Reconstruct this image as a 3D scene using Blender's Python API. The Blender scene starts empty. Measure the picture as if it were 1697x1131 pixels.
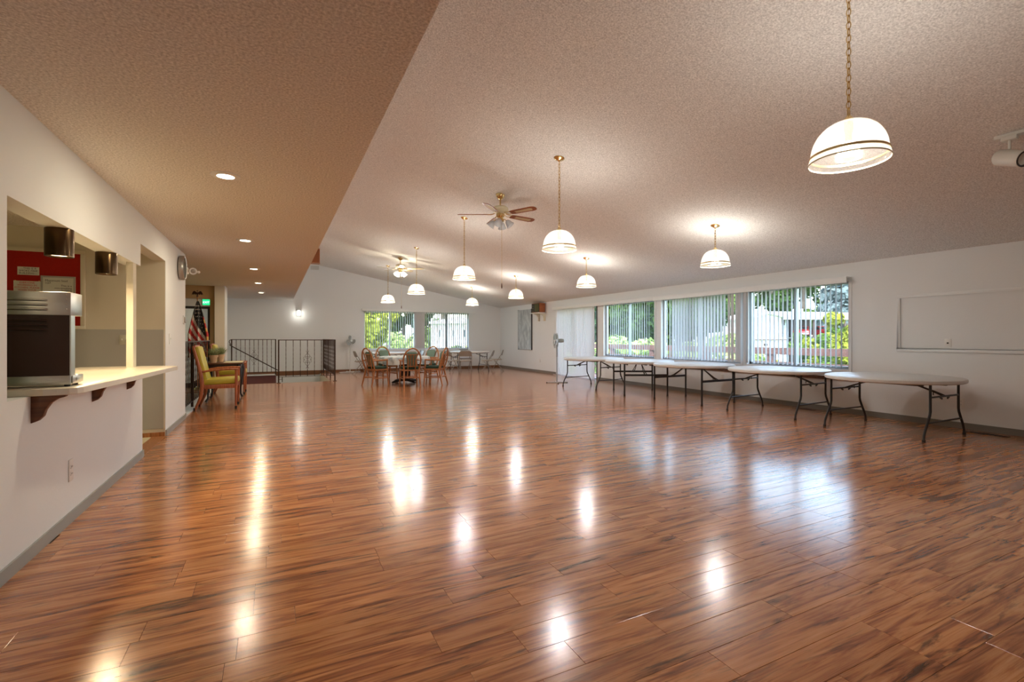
import bpy, bmesh, math, random
from mathutils import Vector, Matrix, Euler
random.seed(7)
PI = math.pi
S = bpy.context.scene
COL = S.collection
R = math.radians

SKY, SUN = 0.65, 2.4
# ------------------------------------------------------------------ camera, sky, sun, exposure
cam_d = bpy.data.cameras.new('camera')
cam = bpy.data.objects.new('camera', cam_d)
COL.objects.link(cam)
cam.location = (0, 0, 1.27)
cam.rotation_euler = (R(90), 0, R(-26.36))
cam_d.sensor_width = 36
cam_d.lens = 794 / 1697 * 36
cam_d.shift_y = -6.5 / 1697
cam_d.clip_end = 500
S.camera = cam

w = bpy.data.worlds.new('sky'); S.world = w; w.use_nodes = True
nt = w.node_tree
bg = nt.nodes['Background']
sky = nt.nodes.new('ShaderNodeTexSky')
sky.sky_type = 'NISHITA'
sky.sun_disc = False
sky.sun_elevation = R(52)
sky.sun_rotation = R(215)
sky.air_density = 1.0
sky.dust_density = 2.0
hs_ = nt.nodes.new('ShaderNodeHueSaturation'); hs_.inputs['Saturation'].default_value = .75
nt.links.new(sky.outputs[0], hs_.inputs['Color']); nt.links.new(hs_.outputs[0], bg.inputs[0])
bg.inputs[1].default_value = SKY

sun_d = bpy.data.lights.new('sun_offscreen', 'SUN'); sun_d.energy = SUN; sun_d.angle = R(0.6); sun_d.color = (1, .98, .95)
sun = bpy.data.objects.new('sun_offscreen', sun_d); COL.objects.link(sun)
sun.rotation_euler = Vector((0.50, 0.42, -0.80)).to_track_quat('-Z', 'Y').to_euler()

S.view_settings.view_transform = 'Standard'
S.view_settings.look = 'None'
S.view_settings.gamma = 1.0
S.view_settings.use_curve_mapping = False
S.view_settings.exposure = 1.65
S.cycles.use_denoising = True
S.cycles.max_bounces = 8
S.cycles.diffuse_bounces = 5
S.cycles.transparent_max_bounces = 16
S.cycles.sample_clamp_indirect = 6.0
S.cycles.caustics_reflective = False
S.cycles.caustics_refractive = False

PENDANT_W = 33.0
DOWN_W = 5.0

# ------------------------------------------------------------------ materials
def newmat(name):
    m = bpy.data.materials.new(name); m.use_nodes = True
    n = m.node_tree.nodes; l = m.node_tree.links
    return m, n, l, n['Principled BSDF']

def mat(name, col, rough=.5, metal=0, bump=0, bscale=60, var=0, vscale=6, spec=.5, emit=None, estr=0, bdist=.004, trans=0):
    m, n, l, b = newmat(name)
    b.inputs['Base Color'].default_value = (*col, 1)
    b.inputs['Roughness'].default_value = rough
    b.inputs['Metallic'].default_value = metal
    b.inputs['Specular IOR Level'].default_value = spec
    if trans: b.inputs['Transmission Weight'].default_value = trans
    tc = None
    if bump or var:
        tc = n.new('ShaderNodeTexCoord')
    if var:
        nz = n.new('ShaderNodeTexNoise'); nz.inputs['Scale'].default_value = vscale; nz.inputs['Detail'].default_value = 4
        l.new(tc.outputs['Object'], nz.inputs['Vector'])
        mx = n.new('ShaderNodeMix'); mx.data_type = 'RGBA'
        mx.inputs[6].default_value = (*[c * (1 - var) for c in col], 1)
        mx.inputs[7].default_value = (*[min(1, c * (1 + var)) for c in col], 1)
        l.new(nz.outputs['Fac'], mx.inputs[0]); l.new(mx.outputs[2], b.inputs['Base Color'])
    if bump:
        nb = n.new('ShaderNodeTexNoise'); nb.inputs['Scale'].default_value = bscale; nb.inputs['Detail'].default_value = 3
        l.new(tc.outputs['Object'], nb.inputs['Vector'])
        bp = n.new('ShaderNodeBump'); bp.inputs['Strength'].default_value = bump; bp.inputs['Distance'].default_value = bdist
        l.new(nb.outputs['Fac'], bp.inputs['Height']); l.new(bp.outputs[0], b.inputs['Normal'])
    if emit:
        b.inputs['Emission Color'].default_value = (*emit, 1); b.inputs['Emission Strength'].default_value = estr
    return m

def wood(name, c0, c1, rough=.4, sx=2, sy=30, axis=0, spec=.5):
    m, n, l, b = newmat(name)
    tc = n.new('ShaderNodeTexCoord'); mp = n.new('ShaderNodeMapping')
    sc = [sy, sy, sy]; sc[axis] = sx
    mp.inputs['Scale'].default_value = sc
    nz = n.new('ShaderNodeTexNoise'); nz.inputs['Scale'].default_value = 1; nz.inputs['Detail'].default_value = 4; nz.inputs['Distortion'].default_value = .5
    cr = n.new('ShaderNodeValToRGB')
    cr.color_ramp.elements[0].position = .35; cr.color_ramp.elements[0].color = (*c0, 1)
    cr.color_ramp.elements[1].position = .65; cr.color_ramp.elements[1].color = (*c1, 1)
    l.new(tc.outputs['Object'], mp.inputs[0]); l.new(mp.outputs[0], nz.inputs['Vector'])
    l.new(nz.outputs['Fac'], cr.inputs[0]); l.new(cr.outputs[0], b.inputs['Base Color'])
    b.inputs['Roughness'].default_value = rough; b.inputs['Specular IOR Level'].default_value = spec
    return m

def floor_mat():
    m, n, l, b = newmat('laminate_wood')
    geo = n.new('ShaderNodeNewGeometry')
    oi = n.new('ShaderNodeObjectInfo')
    at = n.new('ShaderNodeAttribute'); at.attribute_name = 'rnd'
    ad = n.new('ShaderNodeMath'); ad.operation = 'ADD'
    l.new(oi.outputs['Random'], ad.inputs[0]); l.new(at.outputs['Fac'], ad.inputs[1])
    fr = n.new('ShaderNodeMath'); fr.operation = 'FRACT'; l.new(ad.outputs[0], fr.inputs[0])
    mul = n.new('ShaderNodeMath'); mul.operation = 'MULTIPLY'; mul.inputs[1].default_value = 61.0
    l.new(fr.outputs[0], mul.inputs[0])
    cx = n.new('ShaderNodeCombineXYZ'); l.new(mul.outputs[0], cx.inputs[0]); l.new(mul.outputs[0], cx.inputs[1]); l.new(mul.outputs[0], cx.inputs[2])
    va = n.new('ShaderNodeVectorMath'); va.operation = 'ADD'
    l.new(geo.outputs['Position'], va.inputs[0]); l.new(cx.outputs[0], va.inputs[1])
    def noise(sx, sy, det, dist, rgh=.5):
        mp = n.new('ShaderNodeMapping'); mp.inputs['Scale'].default_value = (sx, sy, 1)
        l.new(va.outputs[0], mp.inputs[0])
        z = n.new('ShaderNodeTexNoise'); z.inputs['Scale'].default_value = 1; z.inputs['Detail'].default_value = det
        z.inputs['Distortion'].default_value = dist; z.inputs['Roughness'].default_value = rgh
        l.new(mp.outputs[0], z.inputs['Vector']); return z
    n1 = noise(1.5, 17, 6, 1.1, .6)
    n2 = noise(2.6, 110, 3, .3)
    n3 = noise(1.1, 9.0, 5, 1.6, .65)
    cr = n.new('ShaderNodeValToRGB'); e = cr.color_ramp.elements
    e[0].position = .30; e[0].color = (.14, .045, .019, 1)
    e[1].position = .70; e[1].color = (.66, .32, .135, 1)
    x = e.new(.42); x.color = (.34, .118, .042, 1)
    x = e.new(.53); x.color = (.53, .222, .082, 1)
    mx = n.new('ShaderNodeMath'); mx.operation = 'MULTIPLY_ADD'; mx.inputs[1].default_value = .30; mx.inputs[2].default_value = -.15
    l.new(n2.outputs['Fac'], mx.inputs[0])
    sm = n.new('ShaderNodeMath'); sm.operation = 'ADD'; l.new(n1.outputs['Fac'], sm.inputs[0]); l.new(mx.outputs[0], sm.inputs[1])
    l.new(sm.outputs[0], cr.inputs[0])
    # dark mineral streaks and knots that belong to the print of the boards
    c2 = n.new('ShaderNodeValToRGB'); e2 = c2.color_ramp.elements
    e2[0].position = .32; e2[0].color = (.16, .16, .18, 1); e2[1].position = .43; e2[1].color = (1, 1, 1, 1)
    l.new(n3.outputs['Fac'], c2.inputs[0])
    mm = n.new('ShaderNodeMix'); mm.data_type = 'RGBA'; mm.blend_type = 'MULTIPLY'; mm.inputs[0].default_value = .85
    l.new(cr.outputs[0], mm.inputs[6]); l.new(c2.outputs[0], mm.inputs[7])
    # board to board tone
    br = n.new('ShaderNodeMapRange'); br.inputs['To Min'].default_value = .90; br.inputs['To Max'].default_value = 1.10
    l.new(fr.outputs[0], br.inputs[0])
    hv = n.new('ShaderNodeHueSaturation'); l.new(br.outputs[0], hv.inputs['Value']); l.new(mm.outputs[2], hv.inputs['Color'])
    l.new(hv.outputs[0], b.inputs['Base Color'])
    b.inputs['Roughness'].default_value = .185
    b.inputs['Specular IOR Level'].default_value = .5
    b.inputs['Coat Weight'].default_value = .32; b.inputs['Coat Roughness'].default_value = .18; b.inputs['Coat IOR'].default_value = 1.5
    bp = n.new('ShaderNodeBump'); bp.inputs['Strength'].default_value = .12; bp.inputs['Distance'].default_value = .0016
    l.new(sm.outputs[0], bp.inputs['Height'])
    nw = noise(.8, 5.0, 2, .3)
    bp2 = n.new('ShaderNodeBump'); bp2.inputs['Strength'].default_value = .20; bp2.inputs['Distance'].default_value = .003
    l.new(nw.outputs['Fac'], bp2.inputs['Height']); l.new(bp2.outputs[0], bp.inputs['Normal'])
    l.new(bp.outputs[0], b.inputs['Normal'])
    return m

def popcorn(name, col):
    m, n, l, b = newmat(name)
    geo = n.new('ShaderNodeNewGeometry')
    nz = n.new('ShaderNodeTexNoise'); nz.inputs['Scale'].default_value = 75; nz.inputs['Detail'].default_value = 3; nz.inputs['Roughness'].default_value = .65
    l.new(geo.outputs['Position'], nz.inputs['Vector'])
    cr = n.new('ShaderNodeValToRGB'); e = cr.color_ramp.elements
    e[0].position = .32; e[0].color = (*[c * .70 for c in col], 1); e[1].position = .68; e[1].color = (*[min(1, c * 1.22) for c in col], 1)
    l.new(nz.outputs['Fac'], cr.inputs[0]); l.new(cr.outputs[0], b.inputs['Base Color'])
    bp = n.new('ShaderNodeBump'); bp.inputs['Strength'].default_value = .6; bp.inputs['Distance'].default_value = .008
    l.new(nz.outputs['Fac'], bp.inputs['Height']); l.new(bp.outputs[0], b.inputs['Normal'])
    b.inputs['Roughness'].default_value = .95; b.inputs['Specular IOR Level'].default_value = .15
    return m

def glass_mat(name='window_glass', tint=(.93, .97, .96), refl=.06):
    m = bpy.data.materials.new(name); m.use_nodes = True
    n = m.node_tree.nodes; l = m.node_tree.links; n.clear()
    o = n.new('ShaderNodeOutputMaterial'); t = n.new('ShaderNodeBsdfTransparent'); t.inputs[0].default_value = (*tint, 1)
    g = n.new('ShaderNodeBsdfGlossy'); g.inputs['Roughness'].default_value = .02
    mx = n.new('ShaderNodeMixShader'); mx.inputs[0].default_value = refl
    l.new(t.outputs[0], mx.inputs[1]); l.new(g.outputs[0], mx.inputs[2]); l.new(mx.outputs[0], o.inputs[0])
    return m

def shade_mat(name, trans=.35, col=(1, .96, .88)):
    m = bpy.data.materials.new(name); m.use_nodes = True
    n = m.node_tree.nodes; l = m.node_tree.links; n.clear()
    o = n.new('ShaderNodeOutputMaterial')
    t = n.new('ShaderNodeBsdfTransparent'); t.inputs[0].default_value = (1, .98, .95, 1)
    tl = n.new('ShaderNodeBsdfTranslucent'); tl.inputs[0].default_value = (*col, 1)
    df = n.new('ShaderNodeBsdfDiffuse'); df.inputs[0].default_value = (*[c * .9 for c in col], 1)
    g = n.new('ShaderNodeBsdfGlossy'); g.inputs['Roughness'].default_value = .08
    a = n.new('ShaderNodeMixShader'); a.inputs[0].default_value = .45; l.new(tl.outputs[0], a.inputs[1]); l.new(df.outputs[0], a.inputs[2])
    b = n.new('ShaderNodeMixShader'); b.inputs[0].default_value = trans; l.new(a.outputs[0], b.inputs[1]); l.new(t.outputs[0], b.inputs[2])
    c = n.new('ShaderNodeMixShader'); c.inputs[0].default_value = .06; l.new(b.outputs[0], c.inputs[1]); l.new(g.outputs[0], c.inputs[2])
    l.new(c.outputs[0], o.inputs[0])
    return m

def slat_mat(name, col=(.66, .67, .69), k=.18):
    m = bpy.data.materials.new(name); m.use_nodes = True
    n = m.node_tree.nodes; l = m.node_tree.links; n.clear()
    o = n.new('ShaderNodeOutputMaterial')
    d = n.new('ShaderNodeBsdfDiffuse'); d.inputs[0].default_value = (*col, 1)
    t = n.new('ShaderNodeBsdfTranslucent'); t.inputs[0].default_value = (*col, 1)
    mx = n.new('ShaderNodeMixShader'); mx.inputs[0].default_value = k
    l.new(d.outputs[0], mx.inputs[1]); l.new(t.outputs[0], mx.inputs[2]); l.new(mx.outputs[0], o.inputs[0])
    return m

def leaf_mat(name, c0, c1, k=.35, scale=.9):
    m = bpy.data.materials.new(name); m.use_nodes = True
    n = m.node_tree.nodes; l = m.node_tree.links; n.clear()
    o = n.new('ShaderNodeOutputMaterial'); tc = n.new('ShaderNodeTexCoord')
    nz = n.new('ShaderNodeTexNoise'); nz.inputs['Scale'].default_value = scale; nz.inputs['Detail'].default_value = 6; nz.inputs['Roughness'].default_value = .7
    l.new(tc.outputs['Object'], nz.inputs['Vector'])
    cr = n.new('ShaderNodeValToRGB'); e = cr.color_ramp.elements
    e[0].position = .3; e[0].color = (*c0, 1); e[1].position = .7; e[1].color = (*c1, 1)
    l.new(nz.outputs['Fac'], cr.inputs[0])
    d = n.new('ShaderNodeBsdfDiffuse'); t = n.new('ShaderNodeBsdfTranslucent')
    l.new(cr.outputs[0], d.inputs[0]); l.new(cr.outputs[0], t.inputs[0])
    mx = n.new('ShaderNodeMixShader'); mx.inputs[0].default_value = k
    l.new(d.outputs[0], mx.inputs[1]); l.new(t.outputs[0], mx.inputs[2]); l.new(mx.outputs[0], o.inputs[0])
    return m

M = {}
M['floor'] = floor_mat()
M['wall'] = mat('white_wall_paint', (.80, .84, .86), .7, bump=.25, bscale=45, bdist=.004, spec=.25)
M['wall_warm'] = mat('cream_wall_paint', (.74, .70, .58), .7, bump=.15, bscale=45, spec=.25)
M['wall_tan'] = mat('tan_wall_paint', (.55, .38, .20), .75, bump=.15, spec=.2)
M['wainscot'] = mat('grey_wainscot_panel', (.47, .48, .46), .5)
M['ceil'] = popcorn('popcorn_ceiling', (.80, .80, .785))
M['ceil2'] = M['ceil']
M['base'] = mat('grey_vinyl_base', (.20, .19, .17), .5)
M['base_brown'] = mat('brown_wood_base', (.20, .085, .035), .45, var=.25)
M['white'] = mat('white_gloss_paint', (.80, .83, .84), .4)
M['plate'] = mat('white_plastic_plate', (.82, .84, .83), .35)
M['hole'] = mat('dark_slot', (.03, .03, .03), .6)
M['counter'] = mat('cream_laminate_counter', (.80, .76, .62), .25, var=.04, vscale=20)
M['counter_edge'] = mat('pale_laminate_edge', (.78, .77, .70), .35)
M['darkwood'] = wood('dark_brown_wood', (.06, .022, .010), (.16, .06, .025), .45)
M['steel'] = mat('brushed_stainless_steel', (.62, .62, .58), .32, 1.0, bump=.1, bscale=120)
M['brownmetal'] = mat('brown_painted_metal', (.046, .021, .013), .5, bump=.08, bscale=300)
M['screw'] = mat('steel_screw', (.8, .78, .72), .3, 1)
M['rubber'] = mat('black_rubber', (.015, .015, .015), .7)
M['bronze'] = mat('aged_bronze_metal', (.10, .065, .035), .25, 1.0, var=.4, vscale=8)
M['brass'] = mat('polished_brass', (.72, .54, .26), .22, 1.0)
M['cream_metal'] = mat('cream_enamel_metal', (.72, .66, .46), .35)
M['red'] = mat('red_felt_board', (.40, .022, .014), .9, bump=.2, bscale=200, var=.1, vscale=60, spec=.1)
M['paper'] = mat('white_paper', (.72, .74, .68), .8)
M['ink'] = mat('black_ink', (.03, .03, .03), .8)
M['redink'] = mat('red_ink', (.62, .05, .04), .8)
M['greyframe'] = mat('grey_sign_frame', (.42, .43, .40), .5)
M['plastic_top'] = mat('speckled_white_plastic', (.70, .71, .70), .35, bump=.06, bscale=250, var=.04, vscale=40)
M['blackmetal'] = mat('black_powder_coated_steel', (.018, .018, .02), .35)
M['greymetal'] = mat('grey_powder_coated_steel', (.16, .19, .23), .35)
M['iron'] = mat('dark_brown_wrought_iron', (.045, .022, .014), .45, metal=.3)
M['armwood'] = wood('reddish_teak_wood', (.28, .075, .028), (.46, .15, .06), .35, 4, 40, 2)
M['vinyl'] = mat('chartreuse_vinyl', (.50, .43, .045), .4, bump=.08, bscale=80, var=.08, vscale=5)
M['oak'] = wood('honey_oak_wood', (.30, .115, .040), (.50, .22, .085), .35, 5, 50, 2)
M['greencush'] = mat('dark_green_cushion_cloth', (.020, .050, .030), .85, bump=.2, bscale=120)
M['greenpad'] = mat('sage_green_cushion_cloth', (.16, .25, .20), .85, bump=.2, bscale=120)
M['foldmetal'] = mat('taupe_enamel_steel', (.30, .28, .25), .35, metal=.2)
M['foldpad'] = mat('taupe_vinyl_pad', (.36, .32, .27), .5)
M['fan_white'] = mat('white_fan_plastic', (.72, .76, .77), .4)
M['fan_grey'] = mat('pale_grey_fan_blade', (.26, .30, .30), .4)
M['fan_chrome'] = mat('pale_grey_steel_pole', (.55, .60, .62), .3, .6)
M['fan_body'] = mat('grey_green_fan_plastic', (.36, .42, .42), .4)
M['fan_pole'] = mat('grey_steel_fan_pole', (.34, .38, .40), .35, .4)
M['dark'] = mat('dark_pedestal_wood', (.035, .014, .012), .4)
M['glass'] = glass_mat()
M['shade'] = shade_mat('ribbed_lamp_glass', .95)
M['tulip'] = shade_mat('frosted_tulip_glass', .30, (.86, .93, 1))
M['bulb'] = mat('lit_bulb', (1, .95, .85), .3, emit=(1, .92, .76), estr=1.2)
M['bulb_hot'] = mat('lit_frosted_bulb', (1, .95, .85), .3, emit=(1, .86, .6), estr=14)
M['downlens'] = mat('lit_downlight_lens', (1, 1, 1), .4, emit=(1, .86, .62), estr=6)
M['heatlens'] = mat('lit_heat_lamp_lens', (1, .9, .7), .4, emit=(1, .72, .42), estr=5)
M['exitgreen'] = mat('lit_green_exit_face', (.0, .22, .08), .4, emit=(.01, .62, .20), estr=.55)
M['exitletters'] = mat('lit_white_letters', (.9, 1, .9), .4, emit=(.7, 1, .8), estr=.8)
M['slat'] = slat_mat('pale_vinyl_slat')
M['slat_closed'] = slat_mat('white_vinyl_slat', (.88, .89, .90), .40)
M['frame_alu'] = mat('aluminium_window_frame', (.42, .47, .50), .4, .3)
M['frame_dark'] = mat('dark_bronze_frame', (.05, .045, .045), .4, .3)
M['carpet'] = mat('dark_red_brown_carpet', (.085, .028, .026), .95, bump=.5, bscale=300, var=.2, vscale=80, spec=.1)
M['terracotta'] = mat('cream_terracotta_pot', (.60, .40, .24), .7, var=.2, vscale=20)
M['runner'] = mat('cream_table_paper', (.70, .64, .42), .7)
M['plantleaf'] = leaf_mat('grey_green_pot_leaves', (.20, .26, .12), (.46, .50, .30), .3, 25)
M['flagred'] = mat('red_flag_cloth', (.50, .03, .03), .7)
M['flagwhite'] = mat('white_flag_cloth', (.66, .60, .54), .7)
M['flagblue'] = mat('navy_flag_cloth', (.030, .032, .034), .7)
M['gold'] = mat('gold_fringe', (.62, .34, .08), .5)
M['eagle'] = mat('dark_bronze_eagle', (.05, .018, .012), .4, .5)
M['tvwood'] = wood('walnut_cabinet_veneer', (.26, .075, .02), (.42, .13, .035), .4, 30, 3, 2)
M['tvdark'] = mat('olive_speaker_cloth', (.10, .10, .04), .8, bump=.3, bscale=300)
M['chrome'] = mat('chrome', (.7, .72, .72), .15, 1)
M['clockface'] = mat('pale_clock_glass', (.62, .68, .70), .08)
M['silver'] = mat('satin_silver_plastic', (.45, .45, .43), .35, .6)
M['track'] = mat('beige_white_spot_metal', (.66, .65, .60), .45)
M['cane'] = mat('woven_cane', (.55, .45, .28), .8, bump=.4, bscale=400)
M['bladewood'] = wood('cherry_fan_blade', (.20, .055, .02), (.32, .10, .04), .35, 3, 40, 0)
M['bladewhite'] = mat('whitewashed_fan_blade', (.48, .44, .34), .35)
M['vent'] = mat('white_vent_metal', (.66, .68, .67), .5)
M['register'] = mat('brown_floor_register', (.06, .035, .025), .4, .5)
M['jointfill'] = mat('pale_joint_backing', (.30, .17, .09), .7)
M['deckwood'] = wood('brown_stained_deck_wood', (.09, .042, .034), (.16, .08, .068), .7)
M['grass'] = mat('lawn_green', (.10, .16, .04), .95, bump=.4, bscale=20, var=.35, vscale=1.5, spec=.1)
M['asphalt'] = mat('pale_asphalt_drive', (.36, .34, .33), .9, var=.1)
M['house_white'] = mat('white_house_siding', (.72, .72, .71), .7)
M['house_blue'] = mat('pale_blue_house_siding', (.36, .46, .58), .7)
M['roofwhite'] = mat('white_metal_roof', (.62, .63, .65), .6)
M['rooforange'] = mat('weathered_red_roof', (.45, .25, .18), .8)
M['carport_dark'] = mat('dark_carport_timber', (.05, .03, .028), .8)
M['carred'] = mat('red_car_paint', (.45, .012, .015), .2)
M['carglass'] = mat('dark_car_glass', (.02, .025, .03), .05)
M['bark'] = mat('dark_bark', (.06, .045, .035), .9, var=.3)
M['leaf_dark'] = leaf_mat('dark_evergreen_leaves', (.012, .026, .009), (.055, .105, .027))
M['leaf_mid'] = leaf_mat('mid_green_leaves', (.02, .045, .009), (.14, .22, .045))
M['leaf_bright'] = leaf_mat('yellow_green_leaves', (.05, .075, .008), (.34, .36, .055))
M['leaf_pale'] = leaf_mat('pale_lime_leaves', (.10, .16, .04), (.42, .52, .19))
M['leaf_blue'] = leaf_mat('blue_grey_spruce_needles', (.04, .06, .062), (.19, .24, .255))

def abstract_mat():
    m, n, l, b = newmat('grey_abstract_paint')
    tc = n.new('ShaderNodeTexCoord'); mp = n.new('ShaderNodeMapping'); mp.inputs['Scale'].default_value = (1, 7, 2.2)
    nz = n.new('ShaderNodeTexNoise'); nz.inputs['Scale'].default_value = 1.6; nz.inputs['Detail'].default_value = 6; nz.inputs['Distortion'].default_value = .8
    cr = n.new('ShaderNodeValToRGB'); e = cr.color_ramp.elements
    e[0].position = .36; e[0].color = (.34, .39, .44, 1); e[1].position = .64; e[1].color = (.60, .66, .69, 1)
    x = e.new(.48); x.color = (.46, .52, .56, 1)
    l.new(tc.outputs['Object'], mp.inputs[0]); l.new(mp.outputs[0], nz.inputs['Vector']); l.new(nz.outputs['Fac'], cr.inputs[0]); l.new(cr.outputs[0], b.inputs['Base Color'])
    b.inputs['Roughness'].default_value = .6
    return m
M['abstract'] = abstract_mat()

def cloth_mat():
    m, n, l, b = newmat('floral_table_cloth')
    tc = n.new('ShaderNodeTexCoord')
    v = n.new('ShaderNodeTexVoronoi'); v.inputs['Scale'].default_value = 9
    nz = n.new('ShaderNodeTexNoise'); nz.inputs['Scale'].default_value = 7; nz.inputs['Detail'].default_value = 4
    cr = n.new('ShaderNodeValToRGB'); e = cr.color_ramp.elements
    e[0].position = .40; e[0].color = (.30, .38, .44, 1); e[1].position = .56; e[1].color = (.68, .72, .72, 1)
    l.new(tc.outputs['Object'], nz.inputs['Vector']); l.new(nz.outputs['Fac'], cr.inputs[0]); l.new(cr.outputs[0], b.inputs['Base Color'])
    b.inputs['Roughness'].default_value = .7
    return m
M['cloth'] = cloth_mat()

# ------------------------------------------------------------------ mesh helpers
class MB:
    def __init__(s): s.v = []; s.f = []; s.mi = []
    def add(s, vs, fs, mi=0):
        o = len(s.v); s.v += [tuple(p) for p in vs]; s.f += [tuple(i + o for i in f) for f in fs]; s.mi += [mi] * len(fs); return s
    def box(s, x0, x1, y0, y1, z0, z1, mi=0):
        vs = [(x0, y0, z0), (x1, y0, z0), (x1, y1, z0), (x0, y1, z0), (x0, y0, z1), (x1, y0, z1), (x1, y1, z1), (x0, y1, z1)]
        return s.add(vs, [(0, 3, 2, 1), (4, 5, 6, 7), (0, 1, 5, 4), (1, 2, 6, 5), (2, 3, 7, 6), (3, 0, 4, 7)], mi)
    def cbox(s, c, d, rot=None, mi=0):
        hx, hy, hz = d[0] / 2, d[1] / 2, d[2] / 2
        vs = [Vector(p) for p in [(-hx, -hy, -hz), (hx, -hy, -hz), (hx, hy, -hz), (-hx, hy, -hz), (-hx, -hy, hz), (hx, -hy, hz), (hx, hy, hz), (-hx, hy, hz)]]
        if rot: mt = Euler(rot).to_matrix(); vs = [mt @ p for p in vs]
        vs = [p + Vector(c) for p in vs]
        return s.add(vs, [(0, 3, 2, 1), (4, 5, 6, 7), (0, 1, 5, 4), (1, 2, 6, 5), (2, 3, 7, 6), (3, 0, 4, 7)], mi)
    def tube(s, pts, r, n=8, closed=False, cap=True, sx=1.0):
        pts = [Vector(p) for p in pts]; k = len(pts); rr = r if isinstance(r, (list, tuple)) else [r] * k
        base = []; up = None
        for i in range(k):
            a = pts[i - 1] if (i > 0 or closed) else pts[i]; b = pts[(i + 1) % k] if (i < k - 1 or closed) else pts[i]
            t = (b - a).normalized()
            if up is None:
                up = Vector((0, 0, 1)) if abs(t.z) < .9 else Vector((1, 0, 0))
            u = (up - t * up.dot(t))
            if u.length < 1e-5: u = t.orthogonal()
            u.normalize(); v = t.cross(u); up = u
            base += [pts[i] + (u * math.cos(2 * PI * j / n + PI / n) * sx + v * math.sin(2 * PI * j / n + PI / n)) * rr[i] for j in range(n)]
        fs = []
        for i in range(k if closed else k - 1):
            i2 = (i + 1) % k
            for j in range(n): fs.append((i * n + j, i * n + (j + 1) % n, i2 * n + (j + 1) % n, i2 * n + j))
        if cap and not closed:
            fs.append(tuple(range(n - 1, -1, -1))); fs.append(tuple(range((k - 1) * n, k * n)))
        return s.add(base, fs)
    def lathe(s, prof, n=24, c=(0, 0, 0), close=True, rib=0, ribs=0):
        vs = []; fs = []; k = len(prof)
        for (r, z) in prof:
            for j in range(n):
                q = r * (1 + (rib if (ribs and j % 2) else 0)); a = 2 * PI * j / n
                vs.append((c[0] + q * math.cos(a), c[1] + q * math.sin(a), c[2] + z))
        for i in range(k - 1):
            for j in range(n): fs.append((i * n + j, i * n + (j + 1) % n, (i + 1) * n + (j + 1) % n, (i + 1) * n + j))
        if close:
            if prof[0][0] > 1e-6: fs.append(tuple(range(n - 1, -1, -1)))
            if prof[-1][0] > 1e-6: fs.append(tuple(range((k - 1) * n, k * n)))
        return s.add(vs, fs)
    def prism(s, poly, axis, a, b):
        def P(p, q):
            return (q, p[0], p[1]) if axis == 0 else ((p[0], q, p[1]) if axis == 1 else (p[0], p[1], q))
        k = len(poly)
        vs = [P(p, a) for p in poly] + [P(p, b) for p in poly]
        fs = [tuple(range(k)), tuple(range(2 * k - 1, k - 1, -1))] + [(i, i + k, (i + 1) % k + k, (i + 1) % k) for i in range(k)]
        return s.add(vs, fs)
    def sphere(s, c, r, n=12, m=8, sc=(1, 1, 1)):
        prof = [(math.sin(PI * i / m), -math.cos(PI * i / m)) for i in range(m + 1)]
        vs = []; fs = []
        for (q, z) in prof:
            for j in range(n): a = 2 * PI * j / n; vs.append((c[0] + r * q * math.cos(a) * sc[0], c[1] + r * q * math.sin(a) * sc[1], c[2] + r * z * sc[2]))
        for i in range(m):
            for j in range(n): fs.append((i * n + j, i * n + (j + 1) % n, (i + 1) * n + (j + 1) % n, (i + 1) * n + j))
        return s.add(vs, fs)

def build(name, mb, material, parent=None, smooth=None, bevel=0, loc=None, rot=None, recalc=True):
    me = bpy.data.meshes.new(name); me.from_pydata(mb.v, [], mb.f)
    mats = material if isinstance(material, (list, tuple)) else [material]
    for m in mats: me.materials.append(M[m] if isinstance(m, str) else m)
    if len(mats) > 1: me.polygons.foreach_set('material_index', mb.mi)
    if recalc or bevel:
        bm = bmesh.new(); bm.from_mesh(me)
        bmesh.ops.remove_doubles(bm, verts=bm.verts, dist=1e-5)
        bmesh.ops.recalc_face_normals(bm, faces=bm.faces)
        if bevel:
            es = [e for e in bm.edges if len(e.link_faces) == 2 and e.calc_face_angle(0) > .6]
            bmesh.ops.bevel(bm, geom=es, offset=bevel, segments=2, profile=.5, affect='EDGES', clamp_overlap=True)
        bm.to_mesh(me); bm.free()
    if smooth or bevel:
        me.polygons.foreach_set('use_smooth', [True] * len(me.polygons))
        me.set_sharp_from_angle(angle=R(smooth if smooth else 35))
    o = bpy.data.objects.new(name, me); COL.objects.link(o)
    if parent: o.parent = parent
    if loc: o.location = loc
    if rot: o.rotation_euler = rot
    return o

def empty(name, loc=(0, 0, 0), rz=0):
    o = bpy.data.objects.new(name, None); COL.objects.link(o); o.location = loc; o.rotation_euler = (0, 0, rz); o.empty_display_size = .1
    return o
def tag(o, label=None, cat=None, group=None, kind=None):
    if label: o['label'] = label
    if cat: o['category'] = cat
    if group: o['group'] = group
    if kind: o['kind'] = kind
    return o
def thing(name, label, cat, loc=(0, 0, 0), rz=0, group=None):
    return tag(empty(name, loc, rz), label, cat, group)
def struct(name, mb, m, parent=None, **k):
    o = build(name, mb, m, parent, **k)
    if not parent: o['kind'] = 'structure'
    return o
def copy_tree(o, parent=None):
    c = o.copy(); COL.objects.link(c); c.parent = parent
    for ch in o.children: copy_tree(ch, c)
    return c
def place(proto, first, loc, rz, label, group=None):
    o = proto if first else copy_tree(proto)
    o.location = loc; o.rotation_euler = (0, 0, rz); o['label'] = label
    if group: o['group'] = group
    return o
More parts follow.
